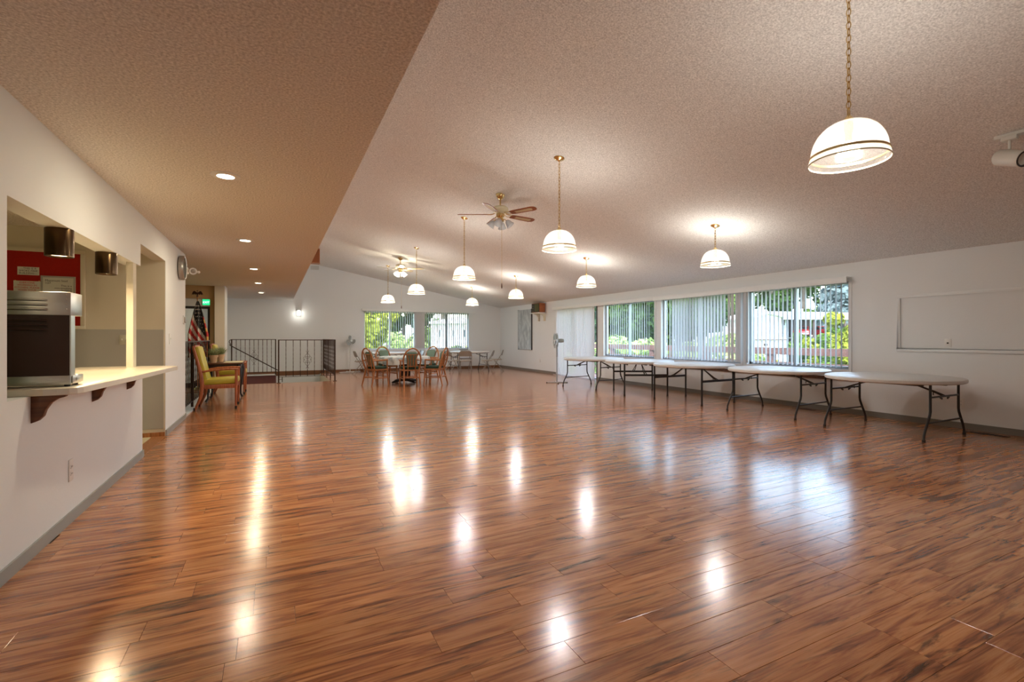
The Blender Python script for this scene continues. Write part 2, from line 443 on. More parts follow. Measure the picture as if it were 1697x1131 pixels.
def light(name, kind, energy, col, loc, parent=None, **k):
    d = bpy.data.lights.new(name, kind); d.energy = energy; d.color = col
    for a, b in k.items(): setattr(d, a, b)
    o = bpy.data.objects.new(name, d); COL.objects.link(o); o.location = loc
    if parent: o.parent = parent
    return o
def text_mesh(name, lines, size, material, parent, origin, xdir, align='CENTER', space=1.0, off=.002):
    """flat lettering, x along xdir (unit vec), up = Z"""
    cu = bpy.data.curves.new(name, 'FONT'); cu.body = '\n'.join(lines); cu.size = size; cu.align_x = align; cu.space_line = space; cu.resolution_u = 2
    t = bpy.data.objects.new(name + '_tmp', cu); COL.objects.link(t)
    dg = bpy.context.evaluated_depsgraph_get(); dg.update()
    me = bpy.data.meshes.new_from_object(t.evaluated_get(dg))
    bpy.data.objects.remove(t); me.materials.clear(); me.materials.append(M[material])
    o = bpy.data.objects.new(name, me); COL.objects.link(o)
    x = Vector(xdir); z = Vector((0, 0, 1)); nrm = x.cross(z)
    mt = Matrix((x, z, nrm)).transposed().to_4x4(); mt.translation = Vector(origin) + nrm * off
    if parent: o.parent = parent
    o.matrix_local = mt
    return o

# ------------------------------------------------------------------ setting: dimensions
XL, XR, YF, YB = -1.255, 8.55, 18.35, -1.6
SOF, SOFX = 2.56, 0.57
def zc(x): return 2.50 + .187 * (XR - x)

# floor slab (with the stairwell and the entry well left open)
fb = MB()
fb.box(XL - .14, XR, YB, 9.0, -.25, -.012)
fb.box(-1.40, XR, 9.0, 14.70, -.25, -.012)
fb.box(1.46, XR, 14.70, YF, -.25, -.012)
fb.box(-2.2, .04, 14.70, YF, -.25, -.012)
fb.box(-4.6, -1.40, 13.1, 14.66, -.25, 0)
fb.box(-4.6, -1.40, YB, 7.49, -.25, -.006)
floor = struct('floor', fb, 'jointfill')

# floor boards: single boards where they show largest, the far rest joined
BW = .157
def cam_t(x, y): return x * math.sin(R(26.36)) + y * math.cos(R(26.36)), x * math.cos(R(26.36)) - y * math.sin(R(26.36))
boards = []
LENS = [.42, .62, .90, 1.22]
row = 0; y = YB
rnd = random.Random(3)
while y < YF - .01:
    y1 = min(y + BW, YF)
    ym = (y + y1) / 2
    x0 = XL if ym < 9.0 else (-1.40 if ym < 14.70 else 1.45)
    x = x0 - rnd.random() * .9
    while x < XR:
        L = rnd.choice(LENS)
        a, b = max(x, x0), min(x + L, XR)
        if b - a > .03: boards.append((a, b, y, y1, abs((b - a) - L) < 1e-6 and abs(y1 - y - BW) < 1e-6, L))
        x += L
    y += BW
def score(bd):
    xm, ym = (bd[0] + bd[1]) / 2, (bd[2] + bd[3]) / 2
    t, r = cam_t(xm, ym)
    if t < .7: return 0
    u = 848.5 + 794 * r / t; v = 559 + 794 * 1.27 / t
    if u < -60 or u > 1757 or v > 1250: return 0
    return (bd[1] - bd[0]) / t ** 2.4
full = [b_ for b_ in boards if b_[4]]
full.sort(key=score, reverse=True)
single = full[:290]; sset = set(single)
plank_me = {}
G = .0008
for L in LENS:
    mb = MB(); hx, hy, bv = L / 2 - G, BW / 2 - G, .0009
    vs = [(-hx, -hy, -.012), (hx, -hy, -.012), (hx, hy, -.012), (-hx, hy, -.012), (-hx, -hy, -bv * .5), (hx, -hy, -bv * .5), (hx, hy, -bv * .5), (-hx, hy, -bv * .5),
          (-hx + bv, -hy + bv, 0), (hx - bv, -hy + bv, 0), (hx - bv, hy - bv, 0), (-hx + bv, hy - bv, 0)]
    fs = [(0, 1, 5, 4), (1, 2, 6, 5), (2, 3, 7, 6), (3, 0, 4, 7), (4, 5, 9, 8), (5, 6, 10, 9), (6, 7, 11, 10), (7, 4, 8, 11), (8, 9, 10, 11)]
    me = bpy.data.meshes.new('plank'); me.from_pydata(vs, [], fs); me.materials.append(M['floor']); plank_me[L] = me
for (a, b, ya, yb, ok, L) in single:
    o = bpy.data.objects.new('plank', plank_me[L]); COL.objects.link(o); o.parent = floor
    o.location = ((a + b) / 2, (ya + yb) / 2, 0)
mb = MB(); rv = []
for bd in boards:
    if bd in sset: continue
    a, b, ya, yb = bd[0] + G, bd[1] - G, bd[2] + G, bd[3] - G; bv = .0009
    mb.add([(a, ya, -.012), (b, ya, -.012), (b, yb, -.012), (a, yb, -.012), (a, ya, -bv * .5), (b, ya, -bv * .5), (b, yb, -bv * .5), (a, yb, -bv * .5), (a + bv, ya + bv, 0), (b - bv, ya + bv, 0), (b - bv, yb - bv, 0), (a + bv, yb - bv, 0)], fs)
    rv += [rnd.random()] * 9
o = build('planks_beyond', mb, 'floor', floor, recalc=False); o['kind'] = 'stuff'
o.name = 'plank_field'
at_ = o.data.attributes.new('rnd', 'FLOAT', 'FACE'); at_.data.foreach_set('value', rv)

# ceilings
c = MB(); c.box(-5.2, SOFX, YB, YF + .15, SOF, SOF + .12)
struct('ceiling', c, 'ceil')
c = MB(); x0, x1 = SOFX - .02, XR + .15
c.prism([(x0, zc(x0)), (x1, zc(x1)), (x1, zc(x1) + .15), (x0, zc(x0) + .15)], 1, YB - .15, YF + .15)
struct('ceiling_sloped', c, 'ceil2')
c = MB(); c.box(SOFX - .1, SOFX, YB, YF, SOF + .12, zc(SOFX) + .05); struct('wall_soffit', c, 'wall')

# left wall with the pass-through and doorway
c = MB()
T = .14
c.box(XL - T, XL, YB, 3.42, 0, SOF); c.box(XL - T, XL, 3.42, 6.29, 0, .93); c.box(XL - T, XL, 3.42, 6.21, 2.013, SOF)
c.box(XL - T, XL, 6.21, 7.49, 2.247, SOF); c.box(XL - T, XL, 7.49, 9.01, 0, SOF)
struct('wall_left', c, 'wall')
c = MB(); c.box(XL - .058, XL - .003, 5.93, 6.05, .97, 2.013); struct('trim_1', c, 'wall_warm')
# right wall: openings C 4.646-6.55, B 6.70-8.95, A 9.19-11.25, door 11.6-13.83
SILL, HEAD = .73, 2.21
WIN = [(4.646, 6.55), (6.70, 8.95), (9.19, 11.25)]
DOOR = (11.60, 13.83)
c = MB(); X2 = XR + .16
c.box(XR, X2, YB, 4.646, 0, 2.62); c.box(XR, X2, 4.646, 13.83, HEAD, 2.62)
c.box(XR, X2, 4.646, 11.60, 0, SILL); c.box(XR, X2, 6.55, 6.70, SILL, HEAD); c.box(XR, X2, 8.95, 9.19, SILL, HEAD); c.box(XR, X2, 11.25, 11.60, SILL, HEAD)
c.box(XR, X2, 13.83, YF + .16, 0, 2.62)
struct('wall_right', c, 'wall')
# far wall: opening x 2.965-7.12
c = MB()
c.box(-2.2, 2.965, YF, YF + .16, -2.6, SOF); c.box(SOFX, 2.965, YF, YF + .16, SOF, 4.2); c.box(2.965, 7.12, YF, YF + .16, -.2, .79); c.box(2.965, 7.12, YF, YF + .16, 2.235, 4.0)
c.box(4.90, 5.22, YF, YF + .16, .79, 2.235); c.box(7.12, XR + .16, YF, YF + .16, -.2, 3.2)
struct('wall_far', c, 'wall')
c = MB(); c.box(-5.2, XR + .16, YB - .15, YB, 0, 4.2); struct('wall_back', c, 'wall')
# entry: tan wall with door, cream pillar, side walls
c = MB()
c.box(-5.2, -2.62, 14.2, 14.66, -2.6, SOF); c.box(-2.62, -1.46, 14.2, 14.66, 2.24, SOF); c.box(-1.46, -1.34, 14.2, 14.66, 0, SOF); c.box(-2.62, -1.46, 14.2, 14.66, -2.6, 0)
struct('wall_entry', c, 'wall_tan')
c = MB(); c.box(-1.345, -1.135, 14.05, 14.66, 0, SOF); struct('wall_pillar', c, 'wall_warm')
c = MB(); c.box(-1.135, -1.12, 14.05, 14.66, 0, SOF); struct('trim_2', c, 'white')
c = MB(); c.box(-2.2, -2.06, 14.66, YF, -2.6, SOF); struct('wall_stair_side', c, 'wall')
c = MB(); c.box(-5.2, -5.06, YB, 14.66, -2.6, SOF); struct('wall_entry_side', c, 'wall_warm')
# kitchen far wall with wainscot and small baseboard
c = MB(); c.box(-5.06, XL - .004, 7.484, 7.63, 0, SOF); struct('wall_kitchen', c, 'wall_warm')
c = MB(); c.box(-5.06, XL - .02, 7.474, 7.484, .10, 1.365); struct('trim_3', c, 'wainscot')
c = MB(); c.box(-5.06, XL - .004, 7.468, 7.484, 0, .055); struct('baseboard_kitchen', c, 'oak')
c = MB(); c.box(XL - T, XL + .006, 6.29, 7.468, -.012, .004); struct('trim_4', c, 'oak')
c = MB(); c.box(-5.06, XL - T, 2.2, 7.468, -.006, .002); struct('floor_kitchen', c, 'runner')
# baseboards
c = MB(); c.box(XL, XL + .012, YB, 6.29, 0, .075); c.box(XL, XL + .012, 7.49, 9.02, 0, .075); c.box(XL - T, XL + .012, 9.01, 9.022, 0, .075); c.box(XL - T, XL + .012, 6.29, 6.302, 0, .075)
struct('baseboard_left', c, mat('grey_blue_vinyl_base', (.33, .35, .34), .45))
c = MB(); c.box(XR - .012, XR, YB, 11.60, 0, .085); c.box(XR - .012, XR, 13.83, YF, 0, .085); struct('baseboard_right', c, 'base')
c = MB(); c.box(1.45, XR - .012, YF - .014, YF, 0, .09); c.box(-2.06, 1.45, YF - .02, YF, -.06, .09); struct('baseboard_far', c, 'base_brown')
# stairwell: carpeted landing, white lining walls and steps
c = MB(); c.box(-2.06, .04, 14.72, 17.72, -.012, .004); struct('floor_landing', c, 'carpet')
c = MB(); c.box(-2.06, .04, 17.72, YF - .02, -.012, .012); struct('trim_5', c, 'white')
c = MB(); c.box(.02, 1.47, 14.62, 14.70, -2.6, -.013); c.box(1.449, 1.53, 14.62, YF, -2.6, -.013); c.box(.0, .04, 14.70, YF, -2.6, -.26); struct('wall_stairwell', c, 'wall_warm')
c = MB(); c.box(.04, 1.45, 14.7, YF, -2.6, -2.5); struct('floor_lower', c, 'carpet')
st = MB()
for k in range(6): st.box(.04 + .23 * k, .04 + .23 * (k + 1), 14.70, 16.3, -2.5, -.19 * (k + 1))
struct('stair_steps', st, 'carpet')
# entry well left of the railing
c = MB(); c.box(-4.6, -1.42, 9.15, 13.1, -1.45, -1.35); struct('floor_entry', c, 'carpet')
c = MB(); c.box(-1.42, -1.37, 9.02, 13.1, -1.45, -.02); c.box(-4.6, -1.40, 13.0, 13.1, -1.45, -.02); c.box(-5.06, XL - T, 7.63, 9.01, -1.45, SOF); struct('wall_entry_well', c, 'wall_warm')
c = MB(); c.box(-1.45, -1.262, 9.022, 14.05, -.05, .018); struct('trim_6', c, 'white')

# windows of the right wall
def window_x(n, y0, y1):
    e = empty('window_%d' % n, (XR, (y0 + y1) / 2, SILL)); e['kind'] = 'structure'
    h = (y1 - y0) / 2; H = HEAD - SILL; f = .045
    c = MB(); c.box(.06, .11, -h, -h + f, 0, H); c.box(.06, .11, h - f, h, 0, H); c.box(.06, .11, -h, h, 0, f); c.box(.06, .11, -h, h, H - f, H)
    build('window_frame', c, 'frame_alu', e)
    c = MB(); c.box(.05, .12, -.028, .028, f, H - f); build('mullion', c, 'frame_alu', e)
    for s in (-1, 1):
        c = MB(); a, b = sorted((s * .028, s * (h - f))); c.box(.082, .088, a, b, f, H - f); build('pane', c, 'glass', e)
    c = MB(); c.box(-.02, .06, -h, h, -.03, 0); build('window_sill', c, 'white', e)
    c = MB(); c.box(-.015, 0, h, h + .07, -.03, H); c.box(-.015, 0, -h - .045, -h, -.03, H); build('casing', c, 'white', e)
    return e
for i, (a, b) in enumerate(WIN): window_x(i + 1, a, b)
# sliding glass door
e = empty('door_1', (XR, (DOOR[0] + DOOR[1]) / 2, 0)); e['kind'] = 'structure'
h = (DOOR[1] - DOOR[0]) / 2
c = MB(); c.box(.04, .12, -h, -h + .06, 0, HEAD); c.box(.04, .12, h - .06, h, 0, HEAD); c.box(.04, .12, -h, h, 0, .05); c.box(.04, .12, -h, h, HEAD - .05, HEAD); c.box(.05, .11, -.04, .04, .05, HEAD - .05)
build('door_frame', c, 'frame_alu', e)
for s in (-1, 1):
    c = MB(); a, b = sorted((s * .04, s * (h - .06))); c.box(.078, .084, a, b, .05, HEAD - .05); build('pane', c, 'glass', e)
c = MB(); c.box(-.02, .0, -h - .03, -h, 0, HEAD); build('casing', c, 'frame_dark', e)
# far windows
def window_y(n, x0, x1):
    e = empty('window_%d' % n, ((x0 + x1) / 2, YF, .79)); e['kind'] = 'structure'
    h = (x1 - x0) / 2; H = 2.235 - .79; f = .05
    c = MB(); c.box(-h, -h + f, .06, .11, 0, H); c.box(h - f, h, .06, .11, 0, H); c.box(-h, h, .06, .11, 0, f); c.box(-h, h, .06, .11, H - f, H)
    build('window_frame', c, 'white', e)
    c = MB(); c.box(-.03, .03, .05, .12, f, H - f); build('mullion', c, 'white' if n == 4 else 'frame_dark', e)
    for s in (-1, 1):
        c = MB(); a, b = sorted((s * .03, s * (h - f))); c.box(a, b, .082, .088, f, H - f); build('pane', c, 'glass', e)
    c = MB(); c.box(-h - .07, h + .07, -.06, .06, -.06, 0); build('window_sill', c, 'white', e)
    return e
window_y(4, 2.965, 4.90); window_y(5, 5.22, 7.12)
# picture-frame moulding on the right wall
c = MB()
for (ya, yb, za, zb) in [(1.0, 3.957, 1.862, 1.908), (1.0, 3.957, 1.05, 1.096), (3.911, 3.957, 1.096, 1.862), (1.0, 1.046, 1.096, 1.862)]:
    c.box(XR - .020, XR, ya, yb, za, zb)
struct('trim_7', c, 'wall', bevel=.006)

c = MB(); c.box(XR - .03, XR, 4.56, 9.35, .545, .60); struct('trim_8', c, 'darkwood')

# entry door
e = empty('door_2', (-2.04, 14.2, 0)); e['kind'] = 'structure'
c = MB(); c.box(-.58, -.52, .10, .16, 0, 2.045); c.box(.52, .58, .10, .16, 0, 2.045); c.box(-.52, .52, .10, .16, 1.985, 2.045); c.box(-.52, .52, .10, .16, 0, .12)
build('door_frame', c, 'frame_dark', e)
c = MB(); c.box(-.52, .52, .125, .131, .12, 1.985); build('pane', c, 'glass', e)
c = MB(); c.box(-.58, .58, .08, .18, 2.045, 2.24); build('transom_panel', c, 'white', e)
c = MB(); c.tube([(-.44, .07, .95), (-.44, .03, .97), (-.44, .03, 1.15), (-.44, .07, 1.17)], .012); build('door_handle', c, 'silver', e)

# ------------------------------------------------------------------ vertical blinds
def slat_mesh(h, m):
    mb = MB(); k = 4; w_ = .089
    pts = [(-w_ / 2 + w_ * i / k, .005 * (1 - (2 * i / k - 1) ** 2)) for i in range(k + 1)]
    vs = []; fs_ = []
    for (x, yy) in pts: vs += [(x, yy, 0), (x, yy, h)]
    for (x, yy) in pts: vs += [(x, yy + .0016, 0), (x, yy + .0016, h)]
    n2 = 2 * (k + 1)
    for i in range(k):
        fs_.append((2 * i, 2 * i + 2, 2 * i + 3, 2 * i + 1)); fs_.append((n2 + 2 * i, n2 + 2 * i + 1, n2 + 2 * i + 3, n2 + 2 * i + 2))
    me = bpy.data.meshes.new('slat'); me.from_pydata(vs, [], fs_); me.materials.append(M[m]); return me
def blind(label, spots, h, m, base, group=None):
    """spots: list of (x, y, angle)"""
    xs = [s[0] for s in spots]; ys = [s[1] for s in spots]
    o = thing('vertical_blind', label, 'blind', (sum(xs) / len(xs), sum(ys) / len(ys), base), 0, 'vertical blinds at the windows')
    me = slat_mesh(h, m)
    for (x, yy, a) in spots:
        s = bpy.data.objects.new('slat', me); COL.objects.link(s); s.parent = o
        s.location = (x - o.location.x, yy - o.location.y, 0); s.rotation_euler = (0, 0, R(a))
    # head track
    c = MB(); x0, x1, y0, y1 = min(xs), max(xs), min(ys), max(ys)
    c.box(x0 - o.location.x - .02, x1 - o.location.x + .02, y0 - o.location.y - .02, y1 - o.location.y + .02, h, h + .03)
    build('head_track', c, 'white', o)
    return o
BX = XR - .075
SP = .0855
def run(y0, y1, a, step=SP):
    n_ = int((y1 - y0) / step); return [(BX, y0 + step * (i + .5), a + random.uniform(-2.5, 2.5)) for i in range(n_)]
blind('grey white vertical blind turned open at the carport-view window beside the wall moulding', run(4.68, 6.47, 18) + [(BX, 6.50, 60), (BX - .01, 6.55, 70)], 1.46, 'slat', .755)
blind('half-closed vertical blind with broad overlapping slats in the middle of three windows', [(BX - .01, 6.68, 78), (BX, 6.75, 70), (BX - .01, 6.84, 80), (BX, 6.93, 70)] + run(7.0, 8.55, 9) + run(8.55, 8.97, 35), 1.46, 'slat', .755)
blind('open vertical blind at the window between sliding door and half-closed blind', run(9.26, 10.9, 40) + run(10.9, 11.24, 60), 1.46, 'slat', .755)
blind('closed floor-length white vertical blind covering the sliding glass door', run(11.61, 13.84, 84, .080), 2.16, 'slat_closed', .03)
FYB = YF - .075
def runx(x0, x1, a, step=SP):
    n_ = int((x1 - x0) / step); return [(x0 + step * (i + .5), FYB, a + random.uniform(-2.5, 2.5)) for i in range(n_)]
blind('open vertical blind over the far window half full of green trees', runx(2.99, 4.84, 95), 1.40, 'slat', .84)
blind('vertical blind partly stacked flat over the far window facing the white building', runx(4.86, 5.26, 8, .066) + runx(5.28, 7.1, 100), 1.40, 'slat', .84)
def valance(label, x0, x1, y0, y1, z0, z1):
    c = MB()
    if x1 - x0 < y1 - y0: c.prism([(x0, z0), (x0 + .012, z0), (x0 + .012, z1 - .012), (x1, z1 - .012), (x1, z1), (x0, z1)], 1, y0, y1)
    else: c.prism([(y0, z0), (y0 + .012, z0), (y0 + .012, z1 - .012), (y1, z1 - .012), (y1, z1), (y0, z1)], 0, x0, x1)
    o = build('blind_valance', c, 'white', bevel=.003); return tag(o, label, 'valance', 'white blind valances')
valance('white valance above the carport-view window and the half-closed blind', XR - .15, XR - .001, 4.605, 9.09, 2.165, 2.268)
valance('white valance above the sliding door and its neighbouring window', XR - .15, XR - .001, 9.09, 13.9, 2.175, 2.272)
valance('white valance above the double window of the far wall', 2.88, 7.36, YF - .15, YF - .001, 2.235, 2.31)

# ------------------------------------------------------------------ ceiling lights
SLOPE = math.atan(.187)
def make_pendant(drop, short):
    root = tag(empty('pendant_lamp'), 'x', 'pendant lamp')
    c = MB(); c.lathe([(0, .004), (.066, .004), (.068, -.008), (.052, -.022), (.022, -.030), (.010, -.045), (0, -.046)], 24)
    build('canopy', c, 'brass', root, smooth=40, rot=(0, SLOPE, 0))
    c = MB(); z = -.040; end = -drop + .045; k = 0
    pitch = .040
    nl = max(3, round((z - end) / pitch)); pitch = (z - end) / nl
    for k in range(nl):
        zc_ = z - pitch * (k + .5); hl = pitch * .5 + .004; pts = []
        for j in range(10):
            a = 2 * PI * j / 10; q = math.cos(a) * .0125; zz = math.sin(a) * hl
            pts.append((q, 0, zc_ + zz) if k % 2 else (0, q, zc_ + zz))
        c.tube(pts, .0034, 5, closed=True)
    c.tube([(.004, .003, -.03), (.005, .004, (z + end) / 2), (.003, .002, end)], .0016, 5)
    build('chain', c, 'brass', root, smooth=50)
    c = MB(); c.lathe([(0, .050), (.009, .050), (.009, .038), (.020, .028), (.030, .006), (.034, -.004), (0, -.004)], 20)
    build('shade_cap', c, 'brass', root, smooth=40, loc=(0, 0, -drop))
    prof = []
    for i in range(12):
        a = PI / 2 * i / 11; prof.append((.028 + .172 * math.sin(a) ** .92, -.200 * (1 - math.cos(a)) ** .98))
    skirt = [(.204, -.205), (.209, -.222), (.213, -.242)]
    outer = prof + skirt
    inner = [(max(r_ - .004, .024), z_ - .003 if i < 9 else z_) for i, (r_, z_) in enumerate(outer)][::-1]
    c = MB(); c.lathe(outer + inner, 144, close=False, rib=.010, ribs=1)
    c.f += [(j, (j + 1) % 144, (len(outer + inner) - 1) * 144 + (j + 1) % 144, (len(outer + inner) - 1) * 144 + j) for j in range(144)]; c.mi += [0] * 144
    build('glass_shade', c, 'shade', root, smooth=60, loc=(0, 0, -drop))
    c = MB(); c.lathe([(.2035, -.196), (.2075, -.196), (.2085, -.210), (.2035, -.210), (.2035, -.196)], 48, close=False)
    build('brass_band', c, 'brass', root, smooth=40, loc=(0, 0, -drop))
    c = MB(); c.lathe([(.212, -.238), (.216, -.240), (.216, -.246), (.212, -.247), (.212, -.238)], 48, close=False)
    build('rim', c, 'cream_metal', root, smooth=40, loc=(0, 0, -drop))
    c = MB(); c.lathe([(0, -.120), (.017, -.118), (.019, -.07), (.024, -.05), (.024, -.01), (0, -.01)], 14); build('socket', c, 'brass', root, smooth=40, loc=(0, 0, -drop))
    c = MB(); c.sphere((0, 0, -.165), .050, 16, 12)
    build('bulb', c, 'bulb', root, smooth=60, loc=(0, 0, -drop))
    light('pendant_light', 'POINT', PENDANT_W, (1, .96, .91), (0, 0, -drop - .165), root, shadow_soft_size=.062)
    return root
pend = {0: make_pendant(zc(3.18) - 2.60, 0), 1: make_pendant(zc(6.02) - 2.60, 1)}
used = {0: True, 1: True}
G_P = 'ribbed glass pendant lamps in two rows'
for (k, y, lab) in [
    (0, 1.73, 'ribbed glass dome pendant on long brass chain nearest the track spotlights'),
    (0, 5.09, 'lit dome pendant on long chain just before the ceiling fan with cherry blades'),
    (0, 8.43, 'lit dome pendant on long chain just past the fan with cherry blades'),
    (0, 11.80, 'lit dome pendant on long chain just before the lit far ceiling fan'),
    (0, 15.16, 'lit dome pendant on long chain between the lit fan and the tree-filled far window'),
    (1, 5.17, 'short-chained dome pendant opposite the window with the carport view'),
    (1, 8.54, 'short-chained dome pendant between the half-closed blind and the cherry-bladed fan'),
    (1, 11.90, 'short-chained dome pendant opposite the sliding door with closed blind'),
    (1, 15.20, 'short-chained dome pendant nearest the grey abstract picture and far corner')]:
    X_ = 3.18 if k == 0 else 6.02
    place(pend[k], used[k], (X_, y, zc(X_)), 0, lab, G_P); used[k] = False

# recessed downlights
def make_down():
    root = tag(empty('downlight'), 'x', 'ceiling light')
    c = MB(); c.lathe([(.062, 0), (.105, 0), (.105, -.006), (.085, -.012), (.062, -.010), (.062, 0)], 32, close=False); build('trim_ring', c, 'white', root, smooth=40)
    c = MB(); c.lathe([(0, -.004), (.062, -.004), (.062, -.009), (0, -.009)], 32); build('lens', c, 'downlens', root)
    l_ = light('downlight_light', 'AREA', DOWN_W, (1, .84, .58), (0, 0, -.016), root, shape='DISK', size=.12)
    return root
dn = make_down()
for i, (y, lab) in enumerate([(4.44, 'lit recessed downlight over the kitchen counter and food warmer'), (7.28, 'lit recessed downlight opposite the kitchen doorway'),
        (10.24, 'lit recessed downlight above the nearer green armchair'), (12.87, 'lit recessed downlight beside the flag and entry wall'), (15.61, 'lit recessed downlight over the carpeted stair landing')]):
    place(dn, i == 0, (-.35, y, SOF), 0, lab, 'recessed downlights in the low ceiling')

# ceiling fans
def make_fan(lit, blade_mat, label, loc, ang, fob):
    root = thing('ceiling_fan', label, 'ceiling fan', loc, 0, 'ceiling fans')
    c = MB(); c.lathe([(0, .004), (.072, .004), (.070, -.020), (.045, -.060), (.016, -.080), (0, -.080)], 24); build('canopy', c, 'brass', root, smooth=40)
    c = MB(); c.tube([(0, 0, -.07), (0, 0, -.20)], .012, 10); build('downrod', c, 'brass', root, smooth=50)
    c = MB(); c.lathe([(0, -.17), (.045, -.18), (.10, -.195), (.128, -.22), (.130, -.255), (.105, -.285), (.06, -.300), (0, -.300)], 32); build('motor_housing', c, 'cream_metal', root, smooth=35)
    c = MB(); c.lathe([(.05, -.300), (.065, -.310), (.065, -.345), (.045, -.365), (.05, -.40), (.06, -.42), (0, -.43)], 24); build('switch_housing', c, 'brass', root, smooth=35)
    for k in range(5):
        a = R(ang + 72 * k)
        poly = [(.20, -.045), (.24, -.056), (.60, -.066), (.655, -.045), (.67, -.01), (.67, .01), (.655, .045), (.60, .066), (.24, .056), (.20, .045)]
        c = MB(); c.prism(poly, 2, -.004, .004)
        bl = build('blade', c, blade_mat, root, loc=(0, 0, -.315), rot=(R(-11), 0, a)); bl.rotation_mode = 'XYZ'
        c = MB(); c.prism([(.29, -.030), (.57, -.036), (.595, -.02), (.595, .02), (.57, .036), (.29, .030)], 2, -.0055, .0055)
        build('cane_panel', c, 'cane', bl)
        c = MB()
        c.tube([(.09, -.02, .015), (.15, -.035, 0), (.20, -.03, .002), (.26, 0, .006)], .006, 6); c.tube([(.09, .02, .015), (.15, .035, 0), (.20, .03, .002), (.26, 0, .006)], .006, 6)
        c.cbox((.235, 0, .006), (.06, .05, .004))
        build('blade_iron', c, 'brass', bl, smooth=50)
    for k in range(4):
        a = R(45 + 90 * k + ang)
        c = MB(); c.tube([(.04, 0, -.40), (.075, 0, -.395), (.10, 0, -.415)], .007, 6)
        arm = build('light_arm', c, 'brass', root, rot=(0, 0, a), smooth=50)
        c = MB()
        prof = [(.016, 0), (.030, -.012), (.046, -.040), (.052, -.075), (.066, -.105), (.064, -.106), (.050, -.075), (.043, -.040), (.028, -.014), (.014, -.003)]
        c.lathe(prof, 24, close=False, rib=.04, ribs=1)
        sh = build('tulip_shade', c, 'tulip', arm, smooth=60, loc=(.10, 0, -.412), rot=(0, R(-38), 0))
        if lit:
            c = MB(); c.sphere((.128, 0, -.455), .024, 10, 8); build('bulb', c, 'bulb_hot', arm, smooth=60)
    if lit: light('fan_light', 'POINT', 16, (1, .86, .64), (0, 0, -.49), root, shadow_soft_size=.06)
    c = MB(); c.tube([(.03, .01, -.42), (.03, .01, fob)], .0022, 5); build('pull_chain', c, 'brass', root)
    c = MB(); c.lathe([(0, .03), (.006, .028), (.011, -.02), (.009, -.05), (0, -.052)], 10, (.03, .01, fob)); build('chain_fob', c, 'darkwood', root, smooth=50)
    return root
make_fan(False, 'bladewood', 'unlit ceiling fan with cherry cane-inset blades and frosted tulip shades', (3.17, 6.81, zc(3.17)), 9.64, -1.42)
make_fan(True, 'bladewhite', 'lit pale-bladed ceiling fan with four glowing tulip shades', (3.17, 13.46, zc(3.17)), -26.36, -1.38)

# track spotlights
tl = thing('track_light', 'off-white ceiling track with cylindrical spotlight heads', 'track light', (5.69, 1.82, zc(5.69)))
c = MB(); c.cbox((.0, -.30, -.022), (.05, .75, .030), (0, SLOPE, 0)); build('track', c, 'track', tl, bevel=.004)
for (px_, py_, dv) in [(-.03, -.03, (-.36, -.845, -.38)), (.13, -.27, (-.30, -.85, -.42))]:
    c = MB(); c.cbox((px_, py_, -.060), (.05, .10, .035), (0, SLOPE, 0)); c.tube([(px_, py_, -.07), (px_, py_, -.15)], .012, 8); ad = build('adapter', c, 'track', tl, bevel=.003)
    c = MB(); c.lathe([(0, .115), (.048, .112), (.066, .090), (.069, -.120), (.064, -.124), (.060, -.114), (.0, -.09)], 28, close=False)
    hd = build('spot_head', c, 'track', tl, smooth=40, loc=(px_, py_, -.225)); hd.rotation_euler = Vector(dv).to_track_quat('-Z', 'Y').to_euler()
    c = MB(); c.lathe([(.066, -.118), (.068, -.127), (.054, -.125), (.050, -.055), (.0, -.050), (0, -.049)], 28, close=False); build('baffle', c, 'hole', hd, smooth=40)
    c = MB(); c.sphere((0, 0, -.070), .034, 12, 8, (1, 1, .6)); build('lamp', c, 'bronze', hd, smooth=60)

# far-wall sconce
sc_ = thing('wall_sconce', 'small lit white wall sconce on the far wall above the railing', 'wall lamp', (.756, YF, 2.0))
c = MB(); c.box(-.07, .07, -.02, 0, 0, .24); build('back_plate', c, 'white', sc_, bevel=.005)
c = MB(); c.prism([(-.055 + .0, -.02), (.055, -.02), (.055, -.08), (.03, -.11), (-.03, -.11), (-.055, -.08)], 2, .02, .19); build('glass_diffuser', c, mat('lit_sconce_glass', (1, 1, .95), .4, emit=(1, .96, .85), estr=1.1), sc_)
c = MB(); c.prism([(-.06, -.018), (.06, -.018), (.06, -.085), (.033, -.116), (-.033, -.116), (-.06, -.085)], 2, .19, .235); build('cap', c, 'white', sc_)
light('sconce_light', 'POINT', 1.0, (1, .94, .82), (0, -.16, .06), sc_, shadow_soft_size=.04)

# far wall vent and wooden hanging speaker box
v_ = thing('wall_vent', 'small white louvred vent high on the far wall near the ridge', 'vent', (1.28, YF, 3.66))
c = MB(); c.box(-.14, .14, -.012, 0, 0, .14); build('vent_frame', c, 'vent', v_)
for k in range(5): c = MB(); c.cbox((0, -.016, .022 + .024 * k), (.25, .012, .004), (R(35), 0, 0)); build('louver', c, 'vent', v_)
sb = thing('speaker_box', 'brown wooden speaker box hung under the ridge of the sloped ceiling', 'speaker', (1.02, 15.25, 3.45))
c = MB(); c.box(-.17, .17, -.15, .15, 0, .415); build('cabinet', c, 'tvwood', sb, bevel=.006)
c = MB(); c.box(-.15, .15, -.156, -.148, .02, .395); build('grille', c, mat('brown_grille_cloth', (.24, .07, .02), .8), sb)
c = MB(); c.box(-.178, .178, -.158, .158, -.012, .0); build('base_trim', c, 'oak', sb)
for s in (-1, 1): c = MB(); c.cbox((s * .12 - .02, 0, .420), (.02, .2, .03)); build('bracket', c, 'darkwood', sb)

